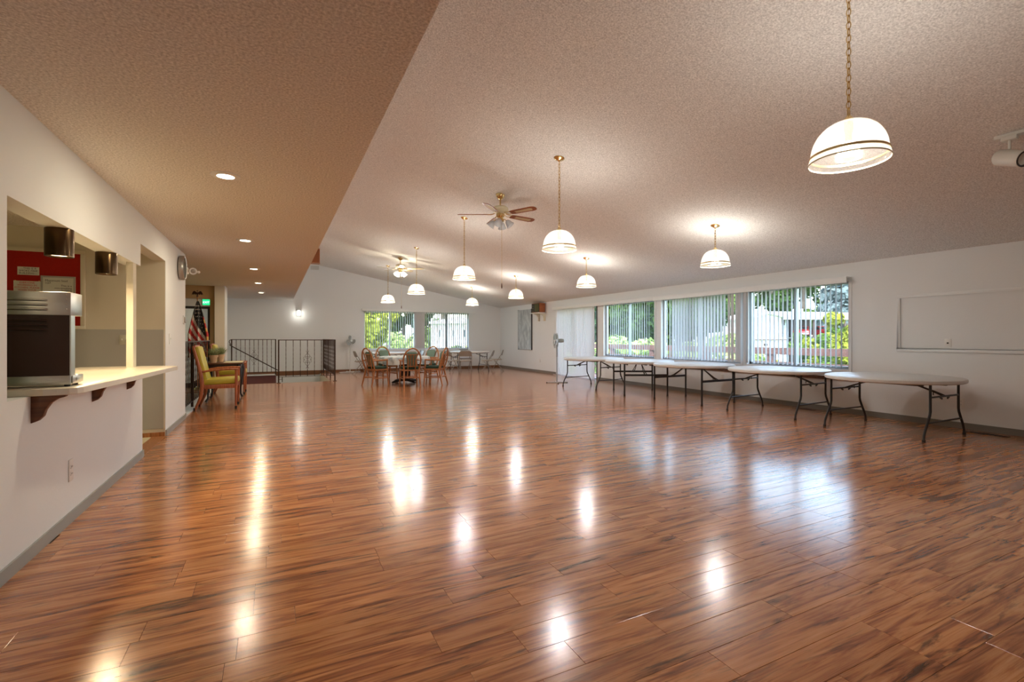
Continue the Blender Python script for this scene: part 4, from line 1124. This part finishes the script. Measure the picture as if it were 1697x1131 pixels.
place(ac, True, (-.895, 10.10, 0), 0, 'chartreuse vinyl armchair with teak frame nearest the clock wall', 'chartreuse armchairs by the railing')
place(ac, False, (-.885, 12.48, 0), 0, 'chartreuse vinyl armchair with teak frame beyond the side table', 'chartreuse armchairs by the railing')
sd = thing('side_table', 'dark side table with cabriole legs between two chartreuse armchairs', 'table', (-.90, 11.28, 0))
c = MB(); c.box(-.33, .33, -.42, .42, .735, .765); build('tabletop', c, 'darkwood', sd, bevel=.005)
c = MB(); c.box(-.29, .29, -.38, .38, .665, .735); build('apron', c, 'dark', sd)
for sx_ in (-1, 1):
    for sy_ in (-1, 1):
        q = Vector((sx_, sy_, 0)).normalized()
        b_ = Vector((sx_ * .265, sy_ * .355, 0))
        pts = [b_ + Vector((0, 0, .735)), b_ + q * .03 + Vector((0, 0, .62)), b_ + q * .025 + Vector((0, 0, .45)), b_ - q * .015 + Vector((0, 0, .22)), b_ - q * .01 + Vector((0, 0, .08)), b_ + q * .03 + Vector((0, 0, .012))]
        c = MB(); c.tube(pts, [.040, .045, .030, .019, .016, .024], 10); build('leg', c, 'blackmetal', sd, smooth=60)
o = MB(); o.box(-.90 - .0, -.58, 10.92, 11.52, .7655, .770); tag(build('table_mat', o, 'runner'), 'cream mat lying on the dark side table', 'mat')
def pot(label, x_, y_, r_, h_, seed):
    root = thing('potted_plant', label, 'plant', (x_, y_, .765), 0, 'potted plants on the side table')
    c = MB(); c.lathe([(0, 0), (r_ * .68, 0), (r_ * .92, h_ * .72), (r_ * 1.05, h_ * .72), (r_ * 1.08, h_), (r_ * .95, h_), (r_ * .85, h_ * .9), (0, h_ * .88)], 20); build('pot', c, 'terracotta', root, smooth=40)
    rg = random.Random(seed); c = MB()
    for i in range(150):
        a = rg.uniform(0, 2 * PI); sp = rg.uniform(.03, .19); zz = h_ + rg.uniform(.03, .19) * (1.2 - sp * 3)
        base = Vector((r_ * .4 * math.cos(a), r_ * .4 * math.sin(a), h_ * .88)); tip = Vector((sp * math.cos(a), sp * math.sin(a), zz))
        sd_ = Vector((-math.sin(a), math.cos(a), 0)) * .008; mid = (base + tip) / 2 + Vector((0, 0, .02))
        c.add([base, mid - sd_, tip, mid + sd_], [(0, 1, 2, 3)])
    build('foliage', c, 'plantleaf', root, recalc=False)
pot('grey-green plant in a cream pot nearest the first armchair', -1.08, 11.08, .075, .15, 1)
pot('grey-green plant in a cream pot behind its twin, nearer the mat', -.99, 11.44, .07, .15, 2)

# ------------------------------------------------------------------ railings
def scroll(c, P, z0, s=1.0):
    """heart scroll ornament; P(d, z) gives the point at d along the panel"""
    for sg in (-1, 1):
        for up in (-1, 1):
            pts = []
            for i in range(13):
                t = i / 12; a = PI * 1.35 * t
                pts.append(P(sg * (.055 * math.sin(a) * (1 - .25 * t) + .004) * s, z0 + up * (.07 + .13 * t - .03 * math.sin(a * .9)) * s))
            c.tube(pts, .004, 5)
            pts = [P(sg * (.02 + .05 * (1 - math.cos(PI * 1.5 * i / 12)) * .7 + .0) * s, z0 + up * (.012 + .055 * math.sin(PI * 1.25 * i / 12)) * s) for i in range(13)]
            c.tube(pts, .004, 5)
def rail_panel(root, p0, p1, n, z0=.17, z1=1.20, orn=True, posts=(1, 1), rough=True):
    p0 = Vector((*p0, 0)); p1 = Vector((*p1, 0)); d = (p1 - p0); L = d.length; d.normalize()
    def P(q, z): return p0 + d * q + Vector((0, 0, z))
    ang = math.atan2(d.y, d.x)
    c = MB(); c.cbox(P(L / 2, z1 - .012), (L, .040, .022), (0, 0, ang)); build('top_rail', c, 'iron', root)
    c = MB(); c.cbox(P(L / 2, z0), (L, .025, .012), (0, 0, ang)); build('bottom_rail', c, 'iron', root)
    if n not in bal:
        pass
    key = round(z1 - z0, 3)
    if key not in bal:
        m_ = MB(); hh = z1 - z0 - .02; vs = []; fs_ = []; k = 18
        for i in range(k + 1):
            tw = (PI * 3 * max(0, min(1, (i / k - .15) / .7)))
            for j in range(4): a = tw + PI / 2 * j; vs.append((.0085 * math.cos(a), .0085 * math.sin(a), hh * i / k))
        for i in range(k):
            for j in range(4): fs_.append((i * 4 + j, i * 4 + (j + 1) % 4, i * 4 + 4 + (j + 1) % 4, i * 4 + 4 + j))
        me = bpy.data.meshes.new('baluster'); me.from_pydata(vs, [], fs_); me.materials.append(M['iron']); bal[key] = me
    for i in range(n):
        q = L * (i + 1) / (n + 1); o_ = bpy.data.objects.new('baluster', bal[key]); COL.objects.link(o_); o_.parent = root; o_.location = P(q, z0)
    if orn:
        q0 = L * ((n + 1) // 2) / (n + 1); c = MB(); scroll(c, lambda q, z: P(q0 + q, z), (z0 + z1) / 2 - .05, 1.15); build('scroll_ornament', c, 'iron', root)
    for k, q in enumerate((0, L)):
        if posts[k]:
            c = MB(); c.cbox(P(q, z1 / 2), (.036, .036, z1), (0, 0, ang)); ps = build('post', c, 'iron', root)
            c = MB(); c.cbox(P(q, .006), (.10, .10, .012), (0, 0, ang)); build('base_plate', c, 'iron', ps)
bal = {}
rl = thing('stair_railing', 'dark wrought iron railing with scrolls around the open stairwell', 'railing', (0, 0, 0))
rail_panel(rl, (.10, 14.66), (1.56, 14.66), 7)
rail_panel(rl, (1.56, 14.66), (1.56, 18.28), 17, orn=False, posts=(0, 1))
for yy in (15.9, 17.1):
    c = MB(); c.cbox((1.56, yy, .085), (.03, .03, .17)); build('support_foot', c, 'iron', rl)
c = MB(); c.box(.18, .20, 14.63, 14.66, .03, .17); c.box(.10, .19, 14.65, 14.665, .10, .112); build('latch', c, 'blackmetal', rl)
rl = thing('landing_railing', 'wrought iron railing with scroll across the back of the stair landing', 'railing', (0, 0, 0))
rail_panel(rl, (-1.24, 17.85), (.03, 17.85), 9, z0=.10, posts=(1, 1))
c = MB(); c.tube([(-1.24, 17.85, 1.19), (-1.29, 17.85, 1.17), (-1.31, 17.85, 1.12), (-1.29, 17.85, 1.07), (-1.26, 17.85, 1.03)], .012, 6); build('rail_scroll', c, 'iron', rl)
hr = thing('stair_handrail', 'sloping dark handrail running down across the landing railing', 'handrail', (0, 0, 0))
c = MB(); c.tube([(-1.30, 17.80, 1.03), (-1.24, 17.80, .98), (.10, 17.80, .16)], .016, 8); build('rail_bar', c, 'iron', hr, smooth=50)
for q in (.12, .88):
    p_ = Vector((-1.24, 17.80, .98)).lerp(Vector((.10, 17.80, .16)), q); c = MB(); c.tube([p_, p_ + Vector((0, .05, -.03))], .007, 6); build('bracket', c, 'iron', hr)
rl = thing('entry_railing', 'dark iron railing along the entry well behind the chartreuse armchairs', 'railing', (0, 0, 0))
rail_panel(rl, (-1.325, 9.10), (-1.325, 10.25), 6, z0=.12, orn=False, posts=(1, 1))
rail_panel(rl, (-1.325, 10.25), (-1.325, 12.70), 11, z0=.12, orn=False, posts=(0, 1))

# ------------------------------------------------------------------ flag, exit sign
fg = thing('standing_flag', 'stars and stripes flag hanging folded on an eagle-topped pole', 'flag', (-1.655, 13.62, 0))
c = MB(); c.lathe([(0, 0), (.15, 0), (.15, .02), (.05, .05), (.02, .09), (0, .09)], 24); build('base', c, 'brass', fg, smooth=40)
c = MB(); c.tube([(0, 0, .05), (0, 0, 2.24)], .012, 10); build('pole', c, 'oak', fg, smooth=50)
c = MB()
for s in (-1, 1):
    c.prism([(s * .005, .06), (s * .03, .085), (s * .06, .105), (s * .085, .09), (s * .105, .05), (s * .115, .0), (s * .09, .03), (s * .075, .005), (s * .06, .035), (s * .04, .01), (s * .02, .03), (s * .005, .02)], 1, -.008, .008)
c.sphere((0, 0, .04), .025, 10, 8, (.8, .8, 1.6)); c.sphere((0, -.005, .105), .014, 8, 6); c.lathe([(.006, -.03), (.022, -.025), (.022, -.01), (.008, 0)], 10)
build('eagle', c, 'eagle', fg, loc=(0, 0, 2.27), smooth=40)
c = MB(); NU, NV = 40, 46; vs = []
for j in range(NV + 1):
    t = j / NV; z_ = 2.13 - 1.30 * t; w_ = .02 + .19 * min(1, t * 1.7) ** .85
    for i in range(NU + 1):
        s_ = i / NU * 2 - 1
        x_ = s_ * w_ + .02 * t; y_ = -.03 - .05 * math.sin(s_ * 7 + 1 + t) * min(1, t * 2) - .03 * math.cos(s_ * 15) * t
        vs.append((x_ + .01, y_, z_ - .05 * t * abs(s_)))
fs_ = []; mi = []
for j in range(NV):
    for i in range(NU):
        a = j * (NU + 1) + i; fs_.append((a, a + 1, a + NU + 2, a + NU + 1))
        t = j / NV; s_ = i / NU; q = t - .55 * s_
        if i == 0: mi.append(1)
        elif s_ > .86 and t > .28: mi.append(0 if int(t * 13) % 2 else 3)
        elif q < .19: mi.append(2)
        else: mi.append(1 if int((q - .19) / .085) % 2 == 0 else 0)
c.v = vs; c.f = fs_; c.mi = mi
fl_ = build('flag_cloth', c, ['flagred', 'flagwhite', 'flagblue', 'gold'], fg, smooth=80, recalc=False)
c = MB()
for j in range(4, 30, 3):
    for i in range(4, NU - 4, 6):
        t = j / NV; s_ = (i + (3 if j % 2 else 0)) / NU
        if t - .55 * s_ < .15 and s_ < .84:
            p_ = Vector(vs[j * (NU + 1) + i + (3 if j % 2 else 0)]) + Vector((0, -.006, 0)); pts = []
            for k in range(10):
                a = PI / 2 + PI * k / 5; r_ = .017 if k % 2 == 0 else .008; pts.append((p_.x + r_ * math.cos(a), p_.y, p_.z + r_ * math.sin(a)))
            c.add(pts, [tuple(range(10))])
build('stars', c, 'flagwhite', fl_, recalc=False)
ex = thing('exit_sign', 'green lit exit sign on the transom over the entry door', 'sign', (-1.545, 14.275, 2.07))
c = MB(); c.box(-.085, .085, -.03, .005, 0, .155); build('housing', c, 'plate', ex, bevel=.004)
c = MB(); c.box(-.078, .078, -.034, -.029, .008, .147); build('face', c, 'exitgreen', ex)
text_mesh('lettering', ['EXIT'], .070, 'exitletters', ex, (0, -.0335, .052), X1)

# ------------------------------------------------------------------ outdoors
g = MB(); g.box(-60, 260, -60, 260, -3.2, -3.0); tag(build('lawn', g, 'grass'), 'wide green lawn around the building', 'lawn', None, 'structure')
g = MB(); g.box(8.75, 10.9, 1.5, 16, -.30, -.14); o = build('deck_floor', g, 'deckwood'); tag(o, None, None, None, 'structure')
dr = thing('deck_railing', 'brown timber deck railing outside the long window wall', 'railing', (10.7, 0, -.14))
c = MB(); c.box(-.09, .09, 2, 15.5, 1.0, 1.16); build('top_rail', c, 'deckwood', dr)
for z_ in (.82, .58, .34):
    c = MB(); c.box(-.02, .02, 2, 15.5, z_ - .03, z_ + .01); build('lower_rail', c, 'deckwood', dr)
for yy in (2.1, 4.6, 7.55, 9.5, 11.6, 13.6, 15.4):
    c = MB(); c.box(-.07, .07, yy - .08, yy + .08, 0, 1.02); build('post', c, 'deckwood', dr)

def crown_mesh(name, lobes, nleaf, ls, material, seed, aspect=1.0):
    rg = random.Random(seed); c = MB(); tot = sum(l_[3] ** 2 for l_ in lobes)
    for (lx, ly, lz, lr, sz) in lobes:
        for i in range(int(nleaf * lr ** 2 / tot)):
            d_ = Vector((rg.gauss(0, 1), rg.gauss(0, 1), rg.gauss(0, 1))).normalized(); rr = lr * rg.uniform(.72, 1.05)
            p_ = Vector((lx, ly, lz)) + Vector((d_.x * rr, d_.y * rr, d_.z * rr * sz))
            n_ = (d_ + Vector((rg.uniform(-.8, .8), rg.uniform(-.8, .8), rg.uniform(-.3, .9)))).normalized()
            u_ = n_.orthogonal().normalized(); a = rg.uniform(0, PI); u2 = u_ * math.cos(a) + n_.cross(u_) * math.sin(a); v2 = n_.cross(u2)
            s1 = ls * rg.uniform(.6, 1.3); s2 = s1 * .55 * aspect
            c.add([p_ - u2 * s1, p_ - v2 * s2, p_ + u2 * s1, p_ + v2 * s2], [(0, 1, 2, 3)])
    return c
def tree(name, label, x_, y_, z0, H, Rr, material, seed, n=3500, ls=.35, conifer=False, trunk=True, cat='tree', group=None):
    root = thing(name, label, cat, (x_, y_, z0), 0, group); rg = random.Random(seed)
    lobes = []
    if conifer:
        k = 9
        for i in range(k):
            t = i / (k - 1); lobes.append((rg.uniform(-.2, .2), rg.uniform(-.2, .2), H * (.16 + .80 * t), Rr * (1.05 - .92 * t), .55))
    else:
        lobes.append((0, 0, H * .62, Rr * .8, .9))
        for i in range(9):
            a = 2 * PI * i / 9 + rg.uniform(-.3, .3); q = Rr * rg.uniform(.45, .75)
            lobes.append((q * math.cos(a), q * math.sin(a), H * rg.uniform(.32, .88), Rr * rg.uniform(.32, .5), .85))
    build('foliage', crown_mesh(name, lobes, n, ls, material, seed), material, root, recalc=False)
    if trunk:
        c = MB(); c.tube([(0, 0, 0), (.05, .02, H * .4), (0, 0, H * .8)], [H * .022, H * .016, H * .006], 8); build('trunk', c, 'bark', root, smooth=60)
    # inner mass of twigs so that the crown is not hollow
    c = MB()
    for (lx, ly, lz, lr, sz) in lobes: c.sphere((lx, ly, lz), lr * .66, 10, 7, (1, 1, sz))
    build('inner_foliage', c, material, root, smooth=80)
    return root
def ray(u, t):
    a = R(26.36); r_ = (u - 848.5) / 794 * t
    return r_ * math.cos(a) + t * math.sin(a), t * math.cos(a) - r_ * math.sin(a)
G_E = 'evergreens beyond the neighbouring carport'
for i, (u, t, H, Rr, m, con, lab) in enumerate([
    (1225, 108.75, 32.5, 5.8, 'leaf_dark', 0, 'dark broad evergreen behind the blue house gable'),
    (1278, 120.0, 36.53, 6.76, 'leaf_dark', 0, 'tall dark evergreen rising over the white carport roof'),
    (1330, 95.0, 30.18, 5.35, 'leaf_dark', 0, 'dark green tree behind the window mullion over the carport'),
    (1160, 98.75, 30.6, 5.99, 'leaf_mid', 0, 'mid green tree seen through the half-closed blind'),
    (1110, 84.5, 27.19, 4.96, 'leaf_dark', 0, 'dark tree behind the pier between the two blinds'),
    (1395, 66.5, 22.13, 3.76, 'leaf_blue', 1, 'blue-grey spruce at the end of the carport'),
    (1445, 71.75, 22.44, 4.02, 'leaf_blue', 1, 'second blue-grey spruce beyond the window edge'),
    (1352, 78.5, 10.14, 2.01, 'leaf_mid', 0, 'small bright tree standing behind the carport roof'),
    (1065, 119.25, 38.37, 7.55, 'leaf_dark', 0, 'dark tree filling the right half of the open-blind window'),
    (1015, 98.0, 30.85, 6.41, 'leaf_dark', 0, 'dark tree filling the left half of the open-blind window'),
    (955, 76.75, 24.73, 5.89, 'leaf_dark', 0, 'dark tree hidden behind the closed sliding-door blind')]):
    X_, Y_ = ray(u, t); tree('tree', lab, X_, Y_, -3.0, H, Rr, m, 10 + i, 4200, .50, con, group=G_E)
# shrubs near the deck and on the bank
for i, (u, t, z0, H, Rr, m, lab) in enumerate([
    (1268, 19.5, -3, 3.58, 1.07, 'leaf_bright', 'yellow-green shrub below the deck rail near the white window jamb'),
    (1302, 22.0, -3, 3.51, 1.03, 'leaf_bright', 'yellow-green shrub below the deck rail beside the rail post'),
    (1345, 14.5, -3, 3.8, 0.94, 'leaf_bright', 'bright golden shrub below the deck rail past the mullion'),
    (1372, 16.75, -3, 3.54, 0.77, 'leaf_bright', 'small golden shrub below the deck rail by the pale drive'),
    (1330, 49.5, -3, 4.9, 1.35, 'leaf_mid', 'rounded hedge in front of the carport'),
    (1358, 43.5, -3, 5.2, 1.35, 'leaf_bright', 'lime shrub in front of the red pickup'),
    (1378, 38.5, -3, 4.9, 1.2, 'leaf_mid', 'green shrub beside the lime shrub below the carport'),
    (1404, 24.0, -3, 6.2, 0.9, 'leaf_bright', 'tall leafy bush at the window edge'),
    (1400, 50.0, -3, 6.23, 1.81, 'leaf_mid', 'mid green bush behind the tall leafy bush'),
    (1016, 27.25, -3, 5.17, 1.56, 'leaf_pale', 'pale lime bush in the left half of the open-blind window'),
    (1070, 31.25, -3, 4.83, 1.6, 'leaf_pale', 'pale lime bush in the right half of the open-blind window'),
    (1045, 21.0, -3, 3.7, 1.15, 'leaf_mid', 'green bush below the deck rail behind the open blind'),
    (1150, 24.25, -3, 4.3, 1.41, 'leaf_pale', 'pale bush glimpsed through the half-closed blind'),
    (1215, 27.25, -3, 5.33, 1.55, 'leaf_pale', 'pale green bush at the end of the half-closed blind')]):
    X_, Y_ = ray(u, t); tree('shrub', lab, X_, Y_, z0, H, Rr, m, 40 + i, 2200, .12 if t < 22 else .20, trunk=True, cat='shrub', group='shrubs beyond the deck')
# trees beyond the far windows
for i, (u, t, H, Rr, m, lab) in enumerate([
    (612, 55.5, 21.79, 4.83, 'leaf_mid', 'sunlit green tree in the left pane of the far window'),
    (645, 91.75, 32.02, 6.58, 'leaf_dark', 'dark tree behind the sunlit trees of the far window'),
    (697, 123.0, 37.31, 6.8, 'leaf_dark', 'dark tree behind the stacked blind of the far wall'),
    (585, 105.0, 31.8, 6.04, 'leaf_dark', 'dark tree left of the far window'),
    (735, 145.25, 41.91, 7.21, 'leaf_dark', 'dark tree behind the white building'),
    (782, 75.25, 24.48, 4.67, 'leaf_mid', 'green tree behind the end of the white building')]):
    X_, Y_ = ray(u, t); tree('tree', lab, X_, Y_, -3.0, H, Rr, m, 70 + i, 4200, .48, group='trees beyond the far wall')
for i, (u, t, H, Rr, m, lab) in enumerate([
    (616, 38.75, 7.81, 1.94, 'leaf_bright', 'yellow-green maple bush in the left pane of the far window'),
    (672, 35.0, 4.73, 1.5, 'leaf_pale', 'pale leafy bush in the second pane of the far window'),
    (690, 31.5, 5.02, 1.02, 'leaf_pale', 'pale bush beside the stacked far blind'),
    (645, 24.5, 4.1, 0.94, 'leaf_bright', 'low yellow bush under the far window mullion'),
    (712, 49.5, 6.71, 1.66, 'leaf_mid', 'green bush in the third pane of the far window'),
    (745, 29.5, 3.9, 0.85, 'leaf_mid', 'low green bush before the white building'),
    (772, 32.75, 3.99, 0.86, 'leaf_bright', 'low lime bush before the end of the white building')]):
    X_, Y_ = ray(u, t); tree('shrub', lab, X_, Y_, -3.0, H, Rr, m, 90 + i, 2600, .17, cat='shrub', group='bushes beyond the far wall')
for i, (u, t, H, Rr, lab) in enumerate([
    (935, 54.25, 9.94, 2.86, 'dense dark thicket behind the closed sliding-door blind'), (985, 44.0, 9.5, 2.72, 'dense thicket left in the open-blind window'), (1030, 58.75, 10.42, 3.0, 'dense thicket mid in the open-blind window'),
    (1075, 49.0, 10.09, 2.9, 'dense thicket right in the open-blind window'), (1120, 69.5, 11.26, 3.24, 'dense thicket left behind the half-closed blind'), (1165, 53.25, 10.32, 2.97, 'dense thicket mid behind the half-closed blind'), (1210, 74.75, 11.79, 3.38, 'dense thicket right behind the half-closed blind')]):
    X_, Y_ = ray(u, t); tree('thicket', lab, X_, Y_, -3.0, H, Rr, 'leaf_dark' if i % 2 else 'leaf_mid', 140 + i, 3000, .34, cat='shrub', group='thicket beyond the deck')
for i, (u, t, H, Rr, lab) in enumerate([(585, 44.25, 10.03, 2.57, 'dense thicket left of the far window'), (630, 77.25, 14.81, 3.69, 'dense thicket in the left far window'), (668, 68.75, 14.12, 3.54, 'dense thicket by the far window mullion'), (692, 108.25, 14.61, 3.65, 'dense thicket behind the stacked far blind')]):
    X_, Y_ = ray(u, t); tree('thicket', lab, X_, Y_, -3.0, H, Rr, 'leaf_dark', 160 + i, 3000, .42, cat='shrub', group='thicket beyond the far wall')
# entry-side planting
tree('shrub', 'bright green shrub outside the glass entry door', -2.6, 19.5, -.2, 2.1, .8, 'leaf_bright', 120, 1600, .09, cat='shrub')
tree('tree', 'olive tree outside the glass entry door', -3.6, 24, -3, 7, 2.2, 'leaf_mid', 121, 2500, .2)

# neighbouring house with carport
a = R(26.36)
def oriented(name, label, cat, u, t, z0):
    X_, Y_ = ray(u, t); o = thing(name, label, cat, (X_, Y_, z0)); o.rotation_euler = (0, 0, -a); return o     # local x = right, y = away
hs = oriented('house', 'pale house with white gable and long white-roofed carport beyond the deck', 'house', 1305, 58, -3.0)
k_ = 58 / 794
def hx(u): return (u - 1305) * k_
def hz(v): return 1.27 + (559 - v) * k_ + 3.0
c = MB(); c.prism([(hx(1246), 0), (hx(1295), 0), (hx(1295), hz(524)), (hx(1270), hz(518.5)), (hx(1246), hz(526))], 1, 0, 8); build('gable_wall', c, 'house_white', hs)
c = MB(); c.box(hx(1295), hx(1316), 1.2, 8, 0, hz(526)); build('blue_wall', c, 'house_blue', hs)
c = MB(); c.prism([(hx(1242), hz(526)), (hx(1270), hz(517)), (hx(1400), hz(519)), (hx(1400), hz(526.5)), (hx(1296), hz(526.5)), (hx(1270), hz(520)), (hx(1242), hz(529))], 1, -.8, 8.5); build('roof', c, 'roofwhite', hs)
c = MB(); c.box(hx(1316), hx(1397), 6.5, 7, 0, hz(527)); build('carport_back_wall', c, 'carport_dark', hs)
c = MB(); c.box(hx(1316), hx(1397), -.5, 6.5, hz(561), hz(560)); build('carport_slab', c, 'asphalt', hs)
c = MB(); c.box(hx(1294), hx(1400), -.75, -.6, hz(530), hz(526)); build('fascia', c, 'house_white', hs)
for u in (1318, 1345, 1366, 1396):
    c = MB(); c.box(hx(u) - .09, hx(u) + .09, -.5, -.3, hz(561), hz(529)); build('carport_post', c, 'carport_dark', hs)
for (u0_, u1_) in ((1298, 1302), (1304, 1310)):
    c = MB(); c.box(hx(u0_), hx(u1_), 1.1, 1.2, hz(540), hz(529)); wn = build('window', c, 'frame_alu', hs)
    c = MB(); c.box(hx(u0_) + .06, hx(u1_) - .06, 1.07, 1.1, hz(539), hz(530)); build('pane', c, 'carglass', wn)
c = MB(); c.tube([(hx(1352), 3, hz(520)), (hx(1352), 3, hz(510))], .25, 8); build('chimney_pipe', c, 'roofwhite', hs)
def car(label, u, t, z0, rz, pickup):
    X_, Y_ = ray(u, t); root = thing('parked_car', label, 'car', (X_, Y_, z0), rz)
    prof = [(-2.1, .35), (2.1, .35), (2.15, .6), (2.05, .88), (1.1, .98), (.55, 1.0), (-2.1, 1.0), (-2.15, .7)]
    c = MB(); c.prism(prof, 1, -.85, .85); build('body', c, 'carred', root, bevel=.06)
    cab = [(1.0, .97), (.45, 1.48), (-.5, 1.5), (-.75, .97)] if pickup else [(1.0, .97), (.4, 1.42), (-1.1, 1.42), (-1.8, .97)]
    c = MB(); c.prism(cab, 1, -.74, .74); build('cabin', c, 'carred', root, bevel=.05)
    c = MB(); c.prism([(p[0] * .9, 1.03 + (p[1] - .97) * .75) for p in cab], 1, -.76, .76); build('side_glass', c, 'carglass', root)
    c = MB(); c.cbox((.80, 0, 1.22), (.06, 1.3, .40), (0, R(-48), 0)); build('windscreen', c, 'carglass', root)
    for x_ in (-1.3, 1.35):
        for s in (-1, 1):
            c = MB(); c.lathe([(0, -.1), (.30, -.1), (.34, -.06), (.34, .06), (.30, .1), (0, .1)], 18); wl = build('wheel', c, 'rubber', root, loc=(x_, s * .80, .34), rot=(R(90), 0, 0), smooth=40)
            c = MB(); c.lathe([(0, -.105), (.18, -.105), (.18, .105), (0, .105)], 14); build('hub', c, 'chrome', wl)
    for s in (-1, 1):
        c = MB(); c.sphere((2.08, s * .62, .74), .12, 10, 8, (.5, 1.2, .8)); build('headlight', c, 'chrome', root, smooth=60)
    c = MB(); c.box(2.1, 2.2, -.8, .8, .42, .56); build('bumper', c, 'chrome', root)
zcar = hz(560) - 3.0
car('red car with round headlights under the carport beside the blue wall', 1329, 60.5, zcar, R(-150), False)
car('red pickup under the far half of the carport', 1361, 61.5, zcar, R(-115), True)
# lower white-roofed building in front
lo = oriented('white_outbuilding', 'low white-roofed outbuilding in front of the gabled house', 'building', 1275, 34, -3.0)
k2 = 34 / 794
def lx(u): return (u - 1275) * k2
def lz(v): return 1.27 + (559 - v) * k2 + 3.0
c = MB(); c.box(lx(1230), lx(1304), .4, 5, 0, lz(563)); build('wall', c, 'house_white', lo)
c = MB(); c.prism([(lx(1226), lz(563)), (lx(1226), lz(551)), (lx(1272), lz(551)), (lx(1304), lz(561)), (lx(1304), lz(563))], 1, 0, 5.4); build('roof', c, 'roofwhite', lo)
c = MB(); c.box(lx(1226), lx(1305), -.05, 0, lz(564.2), lz(562.4)); build('gutter', c, 'carport_dark', lo)
c = MB(); c.box(lx(1271), lx(1276), .3, .4, lz(574), lz(570)); build('vent', c, 'carport_dark', lo)
# white building beyond the far window
wb = oriented('white_building', 'white manufactured home seen through the right far window', 'building', 755, 40, -3.0)
k3 = 40 / 794
def wx(u): return (u - 755) * k3
def wz(v): return 1.27 + (559 - v) * k3 + 3.0
c = MB(); c.box(wx(715), wx(800), 0, 7, 0, wz(534)); build('wall', c, 'house_white', wb)
c = MB(); c.prism([(wx(712), wz(534)), (wx(760), wz(526)), (wx(803), wz(533)), (wx(803), wz(536)), (wx(712), wz(537))], 1, -.5, 7.5); build('roof', c, 'roofwhite', wb)
for (u0_, u1_) in ((726, 731), (749, 754), (767, 772)):
    c = MB(); c.box(wx(u0_), wx(u1_), -.06, 0, wz(560), wz(546)); wn = build('window', c, 'house_white', wb)
    c = MB(); c.box(wx(u0_) + .05, wx(u1_) - .05, -.08, -.05, wz(559), wz(547)); build('pane', c, 'carglass', wn)
# pale drive
X_, Y_ = ray(1395, 26); g = MB(); g.box(X_ - 3.5, X_ + 6, Y_ - 9, Y_ + 4, -3.0, -2.9); tag(build('driveway', g, 'asphalt'), 'pale asphalt driveway beyond the deck rail', 'driveway', None, 'structure')
